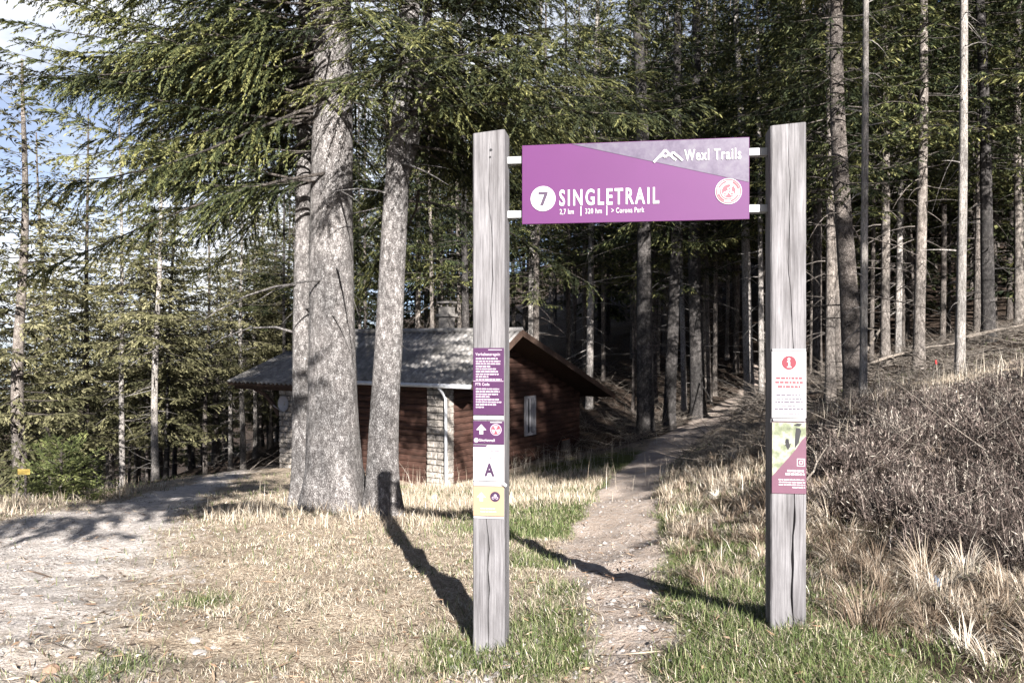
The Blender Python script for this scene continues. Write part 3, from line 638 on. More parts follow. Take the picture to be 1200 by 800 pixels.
def log_rows(m, p0, p1, nrm, z0, ztop, row=.165):
    """half-round logs from p0 to p1 (2-D points), clipped by ztop(t)"""
    z = z0; dx, dy = p1[0] - p0[0], p1[1] - p0[1]
    ts = np.linspace(0, 1, 400); zt = np.array([ztop(a) for a in ts])
    while z < zt.max() - .02:
        ok = ts[zt > z + row * .5]
        if len(ok):
            a, b_ = ok.min(), ok.max(); prof = [(.0, 0), (.03, .12), (.045, .5), (.03, .88), (.0, 1)]
            V = [(p0[0] + dx * q_ + nrm[0] * o_, p0[1] + dy * q_ + nrm[1] * o_, z + row * f_) for q_ in (a, b_) for o_, f_ in prof]
            m.raw(V, [(i, i + 1, i + 6, i + 5) for i in range(4)] + [(0, 1, 2, 3, 4), (9, 8, 7, 6, 5)])
        z += row
ZG = cz(-3.75)
m = MB(); log_rows(m, (-6.3, .45), (-1.6, .45), (0, -1), ZG, lambda t_: roofz(.45) - .12); m.box(-6.5, -1.15, .452, .60, ZG, roofz(.45) - .12); m.build('front_wall', M['logs'], cab)
m = MB(); log_rows(m, (-1.0, .62), (-1.0, 7.5), (1, 0), ZG, lambda t_: roofz(.62 + 6.88 * t_) - .13)
m.poly([(-1.003, .6, ZG), (-1.003, 7.5, ZG), (-1.003, 7.5, roofz(7.5) - .12), (-1.003, YR, RD - .12), (-1.003, .6, roofz(.6) - .12)]); m.build('gable_wall', M['logs'], cab)
m = MB(); m.box(-6.5, -1.02, 7.35, 7.5, ZG, roofz(7.5) - .12); m.poly([(-6.5, .6, ZG), (-6.5, 7.5, ZG), (-6.5, 7.5, roofz(7.5) - .12), (-6.5, YR, RD - .12), (-6.5, .6, roofz(.6) - .12)]); m.build('rear_wall', M['logs'], cab)
def pier(x0, x1, y0, y1, z0, z1, seed, name='stone_pier'):
    r = random.Random(seed); m = MB(); m.box(x0 + .03, x1 - .03, y0 + .03, y1, z0, z1 - .02, 1); z = z0
    while z < z1 - .05:
        h = min(r.uniform(.09, .2), z1 - z); x = x0
        while x < x1 - .02:
            w = min(r.uniform(.14, .36), x1 - x)
            if x1 - x - w < .08: w = x1 - x
            j = lambda: r.uniform(-.012, .012); pr = r.uniform(0, .03)
            V = [(x + .008 + j() * .5, y0 - pr + .02 + j(), z + .008 + j() * .5), (x + w - .008 + j() * .5, y0 - pr + .02 + j(), z + .008), (x + w - .008 + j() * .5, y0 - pr + .02 + j(), z + h - .008), (x + .008, y0 - pr + .02 + j(), z + h - .008 + j() * .5)]
            xc_, zc_ = x + w / 2, z + h / 2; Fv = [(xc_ + (a - xc_) * .78, b__ - .035, zc_ + (c__ - zc_) * .72) for a, b__, c__ in V]; Bk = [(a, y1 - .01, c__) for a, _, c__ in V]
            m.raw(V + Fv + Bk, [(4, 5, 6, 7), (0, 1, 5, 4), (1, 2, 6, 5), (2, 3, 7, 6), (3, 0, 4, 7), (0, 8, 9, 1), (1, 9, 10, 2), (2, 10, 11, 3), (3, 11, 8, 0)]); x += w
        z += h
    return m.build(name, [M['stone'], M['mortar']], cab)
pier(-1.62, -.985, .33, .66, ZG, roofz(.35) - .1, 2); pier(-7.0, -6.3, .33, .7, cz(-4.4), cz(-1.25), 5)
def corr(name, x0, x1, y0, z0, y1, z1, lam=.177, amp=.032, parent=cab, mat='roof'):
    n = int((x1 - x0) / lam * 8); X = np.linspace(x0, x1, n + 1); ky = 7; V = []
    L_ = math.hypot(y1 - y0, z1 - z0); ny_, nz_ = -(z1 - z0) / L_, (y1 - y0) / L_
    for j in range(ky):
        q_ = j / (ky - 1)
        for x in X:
            a = amp * math.sin(2 * math.pi * (x - x0) / lam) + .006 * math.sin(x * 1.3 + q_ * 3) ; V.append((x, y0 + (y1 - y0) * q_ + ny_ * a, z0 + (z1 - z0) * q_ + nz_ * a))
    m = MB(); m.raw(V, [(j * (n + 1) + i, j * (n + 1) + i + 1, (j + 1) * (n + 1) + i + 1, (j + 1) * (n + 1) + i) for j in range(ky - 1) for i in range(n)])
    o = m.build(name, M[mat], parent, smooth=True); s_ = o.modifiers.new('thickness', 'SOLIDIFY'); s_.thickness = .012; s_.offset = -1; return o
def slab(m, x0, x1, y0, z0, y1, z1, th=.07, drop=.045):
    V = [(x, y, z - drop - t_) for x in (x0, x1) for (y, z, t_) in ((y0, z0, 0), (y1, z1, 0), (y1, z1, th), (y0, z0, th))]
    m.raw(V, [(0, 1, 2, 3), (7, 6, 5, 4), (0, 4, 5, 1), (1, 5, 6, 2), (2, 6, 7, 3), (3, 7, 4, 0)])
rf = corr('roof', -6.0, 0, -.02, EV, YR, RD); corr('rear_roof_slope', -6.0, 0, YR + .02, RD, YBk, BK)
m = MB(); slab(m, -5.98, -.02, .04, EV + .02, YR - .003, RD - .01); slab(m, -5.98, -.02, YR + .003, RD - .01, YBk - .04, BK + .02); m.build('roof_boards', M['dark_timber'], cab)
for x in (-.018, -6.03):
    for (y0_, z0_, y1_, z1_) in ((-.0, EV, YR - .004, RD), (YR + .004, RD, YBk, BK)): m = MB(); slab(m, x + .002, x + .045, y0_, z0_, y1_, z1_, .17, -.035); m.build('verge_board', M['dark_timber'], cab)
m = MB(); m.tube([(x, YR, RD + .035) for x in np.linspace(-6.0, 0, 12)], .07, 8); m.build('ridge_cap', M['roof'], cab)
m = MB(); m.tube([(x, -.07, EV - .06) for x in (-6.0, -3, .02)], .055, 10); m.build('gutter', M['gutter'], cab, smooth=True)
m = MB(); m.tube([(-.96, -.05, EV - .1), (-.955, .1, EV - .25), (-.95, .23, EV - .4), (-.945, .24, ZG + .5), (-.945, .24, ZG)], .04, 10); m.build('downpipe', M['gutter'], cab, smooth=True)
# chimney
m = MB(); cx_, cy_ = -2.72, 2.65; m.box(cx_ - .17, cx_ + .17, cy_ - .17, cy_ + .17, RD - .4, cz(.98)); ch = m.build('chimney', M['dark_stone'], cab, bevel=.015)
m = MB(); m.box(cx_ - .23, cx_ + .23, cy_ - .23, cy_ + .23, cz(.70), cz(.78)); m.box(cx_ - .21, cx_ + .21, cy_ - .21, cy_ + .21, cz(1.08), cz(1.14))
for sx in (-.13, .09):
    for sy in (-.13, .09): m.box(cx_ + sx, cx_ + sx + .04, cy_ + sy, cy_ + sy + .04, cz(.985), cz(1.077))
m.build('chimney_cap', M['dark_stone'], ch, bevel=.01)
# gable window
wy0, wy1, wz0, wz1 = 4.0, 4.58, cz(-2.72), cz(-1.58)
m = MB()
for a, b_, c_, d_ in ((wy0, wy1, wz0, wz0 + .07), (wy0, wy1, wz1 - .07, wz1), (wy0, wy0 + .07, wz0 + .072, wz1 - .072), (wy1 - .07, wy1, wz0 + .072, wz1 - .072), ((wy0 + wy1) / 2 - .03, (wy0 + wy1) / 2 + .03, wz0 + .072, wz1 - .072)): m.box(-.96, -.90, a, b_, c_, d_)
w_ = m.build('window_frame', M['plate'], cab); m = MB(); m.box(-.955, -.94, wy0 + .06, wy1 - .06, wz0 + .06, wz1 - .06); m.build('window_pane', M['glass'], w_)
for ya, yb in ((wy0 + .09, wy0 + .17), (wy1 - .17, wy1 - .09)): m = MB(); m.box(-.938, -.93, ya, yb, wz0 + .08, wz1 - .08); m.build('curtain', M['plate'], w_)
# porch roof on the far end
PE, PR = cz(-1.19), cz(-.33)
corr('porch_roof', -8.9, -6.06, 0, PE, YR, PR, mat='roof'); corr('porch_roof', -8.9, -6.06, YR + .03, PR, 4.62, PE)
m = MB(); slab(m, -8.88, -6.07, .03, PE + .01, YR - .004, PR - .01); slab(m, -8.88, -6.07, YR + .004, PR - .01, 4.6, PE); m.build('porch_boards', M['dark_timber'], cab)
for yb in (.25, 4.2): m = MB(); m.box(-8.85, -6.4, yb, yb + .14, PE - .22, PE - .07); m.build('porch_beam', M['dark_timber'], cab)
m = MB(); m.tube([(-7.02, .32, PE - .95), (-7.25, .32, PE - .62), (-7.6, .32, PE - .36), (-8.0, .32, PE - .22)], .06, 8); m.build('porch_brace', M['dark_timber'], cab)
m = MB(); m.box(-8.62, -8.5, 4.22, 4.32, cz(-4.9), PE - .222); m.build('porch_post', M['dark_timber'], cab)
m = MB()
for i in range(6):
    r0, r1 = .22 * i / 6, .22 * (i + 1) / 6
    for k_ in range(24):
        a, b_ = 2 * math.pi * k_ / 24, 2 * math.pi * (k_ + 1) / 24; dp = lambda r: .1 + .9 * 0 + -r * r * 1.1
        m.poly([(-6.75 + r0 * math.cos(a), .2 + dp(r0), cz(-1.78) + r0 * math.sin(a)), (-6.75 + r1 * math.cos(a), .2 + dp(r1), cz(-1.78) + r1 * math.sin(a)), (-6.75 + r1 * math.cos(b_), .2 + dp(r1), cz(-1.78) + r1 * math.sin(b_)), (-6.75 + r0 * math.cos(b_), .2 + dp(r0), cz(-1.78) + r0 * math.sin(b_))])
m.tube([(-6.75, .2, cz(-2.0)), (-6.75, -.12, cz(-1.8))], .012, 6); m.build('satellite_dish', M['plate'], cab, smooth=True)

# ------------------------------------------------------------------ the three near spruces
NEAR = dict(bspace=.046, blen=.36, bcap=1.15, tspace=.0100, tl=.082, tw=.0128, start=.14, hang=.06, rlimb=.017, under=.06, flat=.15, spread=.8)
def near_tree(px, d, H, r0, path, specs, seed, label, dead=10, dz=(2.5, 6), second=None, coarse=None):
    rng = np.random.default_rng(seed); x = (px - 600) / F * d
    root = empty('spruce_tree', (x, d, g1(x, d))); tag(root, label, 'tree', 'three old spruces in front of the cabin')
    link('trunk', trunk_mesh('trunk', rng, H, r0, M['bark'], .0, path=path, dead=dead, dz=dz, dl=(.5, 1.9), flare=.38, sides=28, taper=.82), root)
    if second: m = MB(); m.tube(second[0], second[1], 12); m.build('second_stem', M['bark'], root, smooth=True)
    cz_, ca, cl, cr, cc = [], [], [], [], []
    for n, z0, z1, a0, a1, l0, l1, r0_, r1_, c0, c1 in specs:
        cz_ += list(rng.uniform(z0, z1, n)); ca += list(np.radians(rng.uniform(a0, a1, n))); cl += list(rng.uniform(l0, l1, n)); cr += list(rng.uniform(r0_, r1_, n)); cc += list(rng.uniform(c0, c1, n))
    cz_ = np.array(cz_); bx = np.interp(cz_, [p[0] for p in path], [p[1] for p in path]); by = np.interp(cz_, [p[0] for p in path], [p[2] for p in path])
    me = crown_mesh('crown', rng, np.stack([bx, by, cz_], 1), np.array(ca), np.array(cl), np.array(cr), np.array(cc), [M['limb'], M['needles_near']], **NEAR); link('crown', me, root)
    if coarse:
        b, az, L, rs, cv = limbs(rng, *coarse); b[:, 0] += np.interp(b[:, 2], [p[0] for p in path], [p[1] for p in path])
        link('upper_crown', crown_mesh('upper_crown', rng, b, az, L, rs, cv, [M['bark'], M['needles_near']], bspace=.09, blen=.3, bcap=1., tspace=.09, tl=.26, tw=.075, hang=.3), root)
    return root
# azimuth 0 = right, 90 = away, 180 = left, 270 = towards the camera
near_tree(393, 11.3, 20, .355, [(-1, 0, 0), (0, 0, 0), (3.6, -.05, 0), (6, -.02, 0), (7.2, -.03, 0), (20, 0, .1)],
    [(34, 4.5, 6.8, 140, 228, 1.8, 4.5, -.5, .02, -.1, .25), (40, 5.8, 9.5, 135, 240, 2.2, 5.0, -.4, .08, -.1, .22), (5, 7.0, 9.5, 236, 300, 2.0, 3.2, -.25, .05, -.1, .1), (12, 5.0, 9, 60, 145, 2.5, 4.2, -.3, 0, -.1, .1), (18, 5.6, 9.5, -50, 60, 2.0, 3.6, -.3, .0, -.1, .1), (10, 9, 12, 0, 360, 3, 4.4, -.25, .1, -.1, .1)],
    21, 'thickest grey spruce trunk, centre of the three in front of the cabin', 14, (3.2, 7), coarse=(56, 10.5, 19.6, 3.4))
near_tree(447, 11.0, 17, .205, [(-1, -.02, 0), (0, 0, 0), (1.2, .02, 0), (2.39, .094, 0), (4.15, .18, 0), (5.9, .31, 0), (8, .45, 0), (17, .8, 0)],
    [(44, 5.3, 8.8, -65, 40, 1.8, 4.9, -.3, .12, -.12, .2), (16, 4.4, 6.5, 20, 110, 2.0, 3.4, -.35, -.05, -.1, .1), (5, 5.8, 8.5, 270, 325, 2.4, 3.8, -.2, .1, -.1, .1), (5, 5.5, 8, 130, 220, 1.6, 2.6, -.3, 0, -.1, .1), (8, 8, 11, 0, 360, 2.6, 3.8, -.25, .1, -.1, .1)],
    22, 'leaning forked spruce trunk with the gate shadow on its foot', 8, (2.5, 5.5), second=([(.2, 0, 4.3), (.33, -.04, 4.75), (.46, -.06, 5.2), (.56, -.05, 5.9), (.66, -.02, 7.2), (.7, 0, 10)], [.075, .085, .08, .075, .06, .03]), coarse=(46, 9.5, 16.6, 2.8))
near_tree(354, 11.8, 15, .145, [(-1, 0, 0), (0, 0, 0), (2.3, .0, 0), (5.3, .03, 0), (15, .1, 0)],
    [(14, 4.4, 8, 130, 240, 1.8, 3.4, -.35, -.05, -.1, .1), (6, 5.0, 9, 60, 140, 1.5, 2.6, -.35, 0, -.1, .1), (3, 6, 9, 0, 230, 1.6, 2.6, -.3, 0, -.1, .1)],
    23, 'slim spruce trunk pressed against the left of the thick one', 8, (2.5, 5.5), coarse=(34, 8.5, 14.6, 1.9))
# spruces beside and behind the photographer, whose shade falls into the view
def shade_tree(x, y, H, z0, R, seed, label, n=60, r0=.2, side=None, start=.12, tsp=.07):
    rng = np.random.default_rng(seed); root = empty('spruce_tree', (x, y, g1(x, y))); tag(root, label, 'tree')
    b, az, L, rs, cv = limbs(rng, n, z0, H - .4, R)
    if side: az = np.radians(rng.uniform(side[0], side[1], n))
    link('trunk', trunk_mesh('trunk', rng, H, r0, M['bark'], .05, dead=6, dz=(1, z0)), root)
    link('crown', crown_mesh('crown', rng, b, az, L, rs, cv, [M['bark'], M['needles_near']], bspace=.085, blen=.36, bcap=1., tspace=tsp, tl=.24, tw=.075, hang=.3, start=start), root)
shade_tree(-5.3, -1.1, 10.0, 4.35, 5.2, 41, 'spruce at the road edge left of the photographer', 105, side=(-14, 40), start=.46, tsp=.05)
for i, (x, y, H, z0, R, n_, where) in enumerate([(7.7, -2.2, 15.5, 6.4, 3.5, 200, 'on the bank right of the photographer'), (10.6, -4.6, 15.5, 8.0, 3.2, 120, 'behind the photographer on the bank')]):
    shade_tree(x, y, H, z0, R, 42 + i, 'tall spruce ' + where, n_)

# ------------------------------------------------------------------ the forest
M['bark_sunlit'] = bark_mat('sunlit_bark', (.12, .108, .10), (.36, .335, .31), (.60, .57, .54), .8); M['bark_shaded'] = bark_mat('shaded_bark', (.018, .016, .015), (.05, .046, .044), (.12, .112, .108), .7)  # pale and dark copies that put sunlit and shaded looks into the bark colour
TR = {}
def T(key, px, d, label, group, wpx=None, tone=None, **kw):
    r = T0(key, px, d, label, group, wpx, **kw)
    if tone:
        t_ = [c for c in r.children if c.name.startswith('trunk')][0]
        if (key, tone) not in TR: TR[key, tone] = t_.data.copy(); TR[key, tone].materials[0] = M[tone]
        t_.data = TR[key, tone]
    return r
def T0(key, px, d, label, group, wpx=None, **kw):
    x = (px - 600) / F * d; return tree(key, x, d, label, group, width=(wpx / F * d if wpx else None), **kw)
GL, GCN, GR = 'pale conifers beyond the gravel road', 'dark spruces behind the cabin and path', 'spruces on the slope to the right'
taken = []
HERO = [
 ('r', 145, 24, 7, GL, 'slim pale trunk beyond the road, just left of the brightest straight one', 1.0, 0),
 ('q', 181, 22.5, 9, GL, 'brightest straight pale trunk beyond the gravel road', 1.1, 0),
 ('p', 192, 25, 7, GL, 'dark narrow trunk just right of the brightest one beyond the road', 1.0, 0),
 ('q', 240, 27, 6, GL, 'slim trunk beyond the bend of the gravel road', 1.0, 0),
 ('r', 271, 30, 5, GL, 'thin bright trunk seen below the left tip of the porch roof', 1.0, 0),
 ('q', 284, 28, 7, GL, 'bright trunk standing under the middle of the porch roof', 1.0, 0),
 ('r', 298, 31, 5, GL, 'thin trunk seen under the porch roof right of the bright one', 1.0, 0),
 ('p', 316, 33, 5, GL, 'thin paired trunk seen beside the stone pier under the porch', 1.0, 0),
 ('f', 22, 19.5, 17, GL, 'yellow-green spruce branched almost to the ground at the left edge', 1.0, 0),
 ('p', 98, 25, 8, GL, 'dense pale conifer rising behind the young spruce bush', 1.05, 0),
 ('p', 62, 27, 8, GL, 'yellow-green conifer behind the yellow trail marker', 1.1, 0),
 ('a', 762, 24.5, 21, GCN, 'thick dark trunk, left of the close pair beside the path', 1.0, 0),
 ('b', 785, 25.5, 15, GCN, 'dark trunk, right of the close pair beside the path', 1.05, .01),
 ('c', 817, 28.5, 18, GCN, 'thick dark trunk on the path bend with a lit left edge', 1.0, .012),
 ('d', 800, 30, 7, GCN, 'slim lit trunk close beside the thick one on the path bend', 1.0, -.012),
 ('a', 881, 27, 12, GCN, 'sunlit trunk right of the path just left of the right post', 1.0, -.01),
 ('b', 893, 26, 7, GCN, 'thin sunlit trunk touching the left edge of the right post', 1.0, 0),
 ('d', 994, 16.5, 23, GR, 'thickest sunlit trunk on the right slope, leaning left', .9, -.028),
 ('c', 1013, 14.8, 9, GR, 'very straight thin pale trunk beside the thick leaning one', .95, 0),
 ('c', 1125, 15.6, 11, GR, 'straight pale trunk standing alone above the red-topped stake', 1.0, 0),
 ('b', 1077, 19.5, 13, GR, 'medium lit trunk half way between the two thin pale ones', 1.0, 0),
 ('b', 1052, 26, 8, GR, 'thin lit trunk deeper behind the medium one on the right slope', 1.0, 0),
 ('d', 1034, 27, 7, GR, 'slender trunk right of the straight thin pale one', 1.1, 0),
 ('c', 1104, 29, 7, GR, 'thin trunk just left of the lone straight pale one', 1.0, 0),
 ('a', 960, 25, 11, GR, 'lit trunk close to the right edge of the right sign post', 1.0, 0),
 ('b', 951, 29, 8, GR, 'narrow trunk half hidden by the right sign post', 1.0, 0),
 ('d', 1160, 20.5, 15, GR, 'dark thick trunk right of the lone pale trunk', 1.0, 0),
 ('d', 1190, 24.5, 10, GR, 'lit trunk near the right edge above the pale stump', 1.1, .015),
 ('b', 690, 31, 9, GCN, 'lit trunk rising behind the gable end of the cabin', 1.0, 0),
 ('a', 620, 33, 11, GCN, 'lit trunk above the ridge of the cabin right of the left post', 1.0, 0),
 ('b', 548, 30, 10, GCN, 'dark trunk behind the chimney beside the left post', 1.0, 0),
 ('d', 508, 31, 6, GCN, 'thin trunk standing left of the chimney', 1.0, 0),
 ('c', 331, 27.5, 5, GL, 'thin black trunk above the porch roof left of the slim spruce', 1.0, 0)]
for key, px, d, w, g, lab, sc, ln in HERO:
    T(key, px, d, lab, g, w, scale=sc * (.85 if g == GL else 1), hs=(.68 if g == GL and key != 'f' else 1), lean=ln, tone=('bark_sunlit' if px in (145, 181, 271, 284, 298, 1013, 1125, 800, 881, 893, 1052, 620, 690) else 'bark_shaded' if px in (762, 785, 817, 331, 1160, 192, 548) else None)); taken.append(((px - 600) / F * d, d))
ZONES = [(-9999, 0, 'left of the yellow-green edge spruce'), (0, 110, 'behind the young spruce bush'), (110, 255, 'beyond the bend of the gravel road'), (255, 345, 'in the wood under the porch roof'), (345, 560, 'behind the corrugated cabin roof'),
         (560, 700, 'behind the dark cabin gable'), (700, 800, 'around the close pair of dark trunks'), (800, 905, 'where the path climbs into the wood'), (905, 1000, 'behind the thick leaning trunk'), (1000, 1115, 'between the two thin pale trunks'), (1115, 1205, 'right of the lone straight pale trunk'), (1205, 9999, 'beyond the right edge of the slope')]
ORD = ['first', 'second', 'third', 'fourth', 'fifth', 'sixth', 'seventh', 'eighth', 'ninth', 'tenth', 'eleventh', 'twelfth', 'thirteenth', 'fourteenth', 'fifteenth', 'sixteenth', 'seventeenth', 'eighteenth', 'nineteenth', 'twentieth']
cand = []
def fill(n, p0, p1, d0, d1, keys, gap, g, wm_):
    k = 0; tries = 0
    while k < n and tries < 4000:
        tries += 1; px = rnd.uniform(p0, p1); d = d0 + (d1 - d0) * rnd.random() ** 1.2; x = (px - 600) / F * d
        if any((x - a) ** 2 + (d - b) ** 2 < gap * gap for a, b in taken): continue
        if -9.5 < x < 3.6 and 17 < d < 29 and px < 760: continue
        if abs(x - np.interp(d, [p[1] for p in PATH], [p[0] for p in PATH])) < 1.3 and d < 42: continue
        if road_mask(np.array([x]), np.array([d]))[0] > .1: continue
        taken.append((x, d)); cand.append((px, d, rnd.choice(keys), g, rnd.uniform(*wm_))); k += 1
fill(18, -190, 110, 22, 46, 'pppq', 1.6, GL, (.16, .27))
fill(8, 110, 345, 30, 50, 'ppd', 1.7, GL, (.13, .24))
fill(26, 110, 345, 26, 54, 'qqrrrd', 1.7, GL, (.13, .24))
fill(22, -80, 330, 44, 75, 'ppg', 2.2, GL, (.2, .3))
fill(40, 345, 780, 30, 56, 'aabbdd', 1.6, GCN, (.15, .30))
fill(30, 760, 930, 30, 60, 'aabbdd', 1.5, GCN, (.15, .30))
fill(40, 925, 1230, 19, 48, 'abbddd', 1.6, GR, (.13, .28))
fill(34, 905, 1300, 31, 52, 'ggddb', 1.5, GR, (.12, .26))
fill(14, 1230, 1420, 15, 40, 'abcd', 2.0, GR, (.2, .32))
fill(84, 300, 1290, 46, 82, 'gggd', 1.8, GCN, (.2, .36))
for z0, z1, where in ZONES:
    for half, word in ((0, 'nearer'), (1, 'deeper')):
        zs = sorted([c for c in cand if z0 <= c[0] < z1]); med = sorted(c[1] for c in zs)[len(zs) // 2] if zs else 0
        sel = [c for c in zs if (c[1] >= med) == bool(half)]
        for i, (px, d, key, g, w) in enumerate(sel):
            kind_ = 'pale conifer' if key in 'pqr' else 'dark spruce'
            T(key, px, d, f'{kind_} {where}, {ORD[i] if i < 20 else "number " + str(i + 1)} from left, {word} row', g, w / d * F, scale=rnd.uniform(.88, 1.12) * (.8 if g == GL else 1), hs=((.62 if px > 110 else .82) if g == GL else 1), lean=rnd.gauss(0, .012))
# unseen trees added left of and behind the camera to cut sky fill
for i, (x, y) in enumerate([(-9, -6), (-14, -3), (-11, -12), (-18, -9), (-6, -16), (-16, -18), (-22, -2), (-24, -14), (-9, -24), (-17, 4)]):
    tree('g', x, y, f'dense unseen spruce added behind the photographer to cut skylight, {ORD[i]} from the road', 'spruces added behind the photographer to block sky')
# young spruce bush by the road
rng = np.random.default_rng(77); x, d = (72 - 600) / F * 13.8, 13.8
root = empty('young_spruce', (x, d, g1(x, d))); tag(root, 'bushy young yellow-green spruce at the far side of the gravel road', 'tree')
nl = 60; f = np.sort(rng.random(nl)); b = np.stack([0 * f, 0 * f, .06 + .85 * f], 1)
link('trunk', trunk_mesh('trunk', rng, 1.05, .035, M['bark_far'], .01, sides=8), root)
link('crown', crown_mesh('crown', rng, b, np.arange(nl) * 2.4, .72 * (1 - f * .8) * rng.uniform(.7, 1.1, nl) + .1, .25 + .9 * f, rng.uniform(-.1, .2, nl), [M['bark_far'], M['needles_young']], bspace=.03, blen=.45, bcap=.4, tspace=.03, tl=.11, tw=.022, start=.1, hang=.0, rlimb=.008), root)

# ------------------------------------------------------------------ small things
x, d = (30 - 600) / F * 13.0, 13.0; zg = g1(x, d); mk = empty('trail_marker', (x, d, zg)); tag(mk, 'small yellow trail marker on a thin post beside the young spruce', 'trail marker')
m = MB(); m.tube([(0, 0, -.2), (0, 0, .62)], .018, 8); m.build('post', M['bark_far'], mk); m = MB(); m.box(-.11, .09, -.035, -.02, .52, .61); m.build('plate', plain('marker_yellow', (.50, .36, .10), .5, .3), mk, bevel=.004)
x, d = hit(1100, 452); zg = g1(x, d); st = empty('marker_stake', (x, d, zg)); st.rotation_euler = (0, -.12, 0); tag(st, 'thin wooden stake with a red tip on the right slope', 'stake')
m = MB(); m.tube([(0, 0, -.15), (0, 0, .42)], .016, 8); m.build('stick', M['dead_wood'], st); m = MB(); m.tube([(0, 0, .421), (0, 0, .50)], [.019, .017], 8); m.build('red_tip', plain('stake_red', (.35, .03, .03), .6, .2), st)
def stump(px, py, r, h, label, top=(.52, .43, .32)):
    x, d = hit(px, py); rt = empty('tree_stump', (x, d, g1(x, d))); tag(rt, label, 'stump'); rng = np.random.default_rng(int(px)); m = MB(); n = 18; V = []
    for z, k_ in ((-.2, 1.35), (.02, 1.22), (h * .5, 1.03), (h, 1)):
        for j in range(n): a = 2 * math.pi * j / n; q_ = r * k_ * (1 + .08 * math.sin(3 * a) + rng.normal(0, .03)); V.append((q_ * math.cos(a), q_ * math.sin(a), z + (.03 * math.cos(a) if z == h else 0)))
    m.raw(V, [(i * n + j, i * n + (j + 1) % n, (i + 1) * n + (j + 1) % n, (i + 1) * n + j) for i in range(3) for j in range(n)]); m.build('bark', M['dead_wood'], rt)
    m = MB(); m.raw([(v[0] * .97, v[1] * .97, v[2] + .004) for v in V[-n:]], [tuple(range(n))]); m.build('cut_face', plain('cut_wood', top, .8, .1, var=.25, scale=20), rt)
stump(1191, 452, .2, .24, 'pale sawn stump near the right edge of the slope'); stump(663, 528, .13, .34, 'small sawn stump in front of the cabin gable', (.50, .22, .12))
def rock(px, py, s_, label, group=None, col=None, name='stone', sq=.6):
    x, d = hit(px, py); r = random.Random(int(px * 7 + py)); import bmesh
    bm = bmesh.new(); bmesh.ops.create_icosphere(bm, subdivisions=2, radius=1)
    a = [Vector((r.gauss(0, 1), r.gauss(0, 1), r.gauss(0, 1))).normalized() for _ in range(9)]
    for v in bm.verts:
        p = v.co.copy()
        for n_ in a:
            e_ = p.dot(n_) - .72
            if e_ > 0: p -= n_ * e_ * .9
        v.co = Vector((p.x * s_ * r.uniform(.96, 1.04), p.y * s_ * .8, p.z * s_ * sq))
    me = bpy.data.meshes.new(name); bm.to_mesh(me); bm.free(); me.materials.append(col or M['stone']); o = link(name, me, None, (x, d, g1(x, d) - s_ * .05)); o.rotation_euler[2] = r.uniform(0, 3); tag(o, label, 'stone', group)
WS = plain('pale_stone', (.27, .255, .24), .9, .1, var=.3, scale=40)
for px, py, s_, lab in [(553, 789, .040, 'pale stone in the corner of light rubble below the left post'), (571, 796, .034, 'pale stone at the lower image edge below the left post'), (532, 783, .03, 'small pale stone left of the rubble below the left post'), (595, 782, .026, 'small pale stone just under the left post foot'),
    (752, 735, .028, 'whitish stone lying on the bare path below the shadow'), (716, 708, .03, 'light stone in the gravelly patch under the shadow on the path'), (234, 766, .045, 'whitish flat stone in the dry grass at lower left'), (228, 752, .04, 'whitish flat stone next to a tuft of green in the dry grass'), (690, 572, .06, 'flat stone at the edge of the path near the cabin'), (672, 520, .11, 'whitish stone against the cabin gable'), (61, 786, .05, 'brownish stone on the gravel at lower left')]:
    rock(px, py, s_, lab, 'loose stones on the ground', plain('brown_stone', (.22, .15, .11), .9, .1, var=.3, scale=40) if 'brownish' in lab else WS)
rock(1088, 684, .075, 'blue-grey stone in the dry grass below the heather', None, plain('blue_stone', (.085, .11, .155), .7, .2), sq=1.1)
# fallen branches on the right slope
def fallen(p, q, r0, label, bow=.06, twigs=5, lift=.12, lift2=None, dd=None):
    x0, d0 = hit(*p); x1, d1 = hit(*q)
    if dd:
        d0, d1 = dd; x0, x1 = (p[0] - 600) / F * d0, (q[0] - 600) / F * d1; lift, lift2 = EYE - (p[1] - 400) / F * d0 - g1(x0, d0), EYE - (q[1] - 400) / F * d1 - g1(x1, d1)
    lift2 = lift if lift2 is None else lift2; r = np.random.default_rng(int(p[0] + q[1])); a = np.array([x0, d0, g1(x0, d0) + lift]); b = np.array([x1, d1, g1(x1, d1) + lift2]); g = np.linspace(0, 1, 9); L_ = np.linalg.norm(b - a)
    P = a + (b - a) * g[:, None] + r.normal(0, bow * .25, (9, 3)) + np.array([0, 0, 1]) * (bow * L_ * np.sin(g * 3.14) * .3)[:, None]
    c = P.mean(0); o = empty('fallen_branch', tuple(a)); m = MB(); m.tube(P - a, r0 * (1.1 - .7 * g), 8); m.build('stem', M['dead_wood'], o, smooth=True); tag(o, label, 'branch', 'dead branches lying on the right slope')
    for k in range(twigs):
        i = r.integers(2, 8); u = unit((b - a) / L_ + r.normal(0, .6, 3)); l = r.uniform(.2, .7) * min(1.5, L_ * .4); m = MB(); Q_ = [P[i] - a + u * l * t_ + np.array([0, 0, .12 * l * t_ * t_]) for t_ in (0, .35, .7, 1)]
        m.tube(Q_, [r0 * .4, r0 * .3, r0 * .2, r0 * .1], 5); m.build('twig', M['dead_wood'], o)
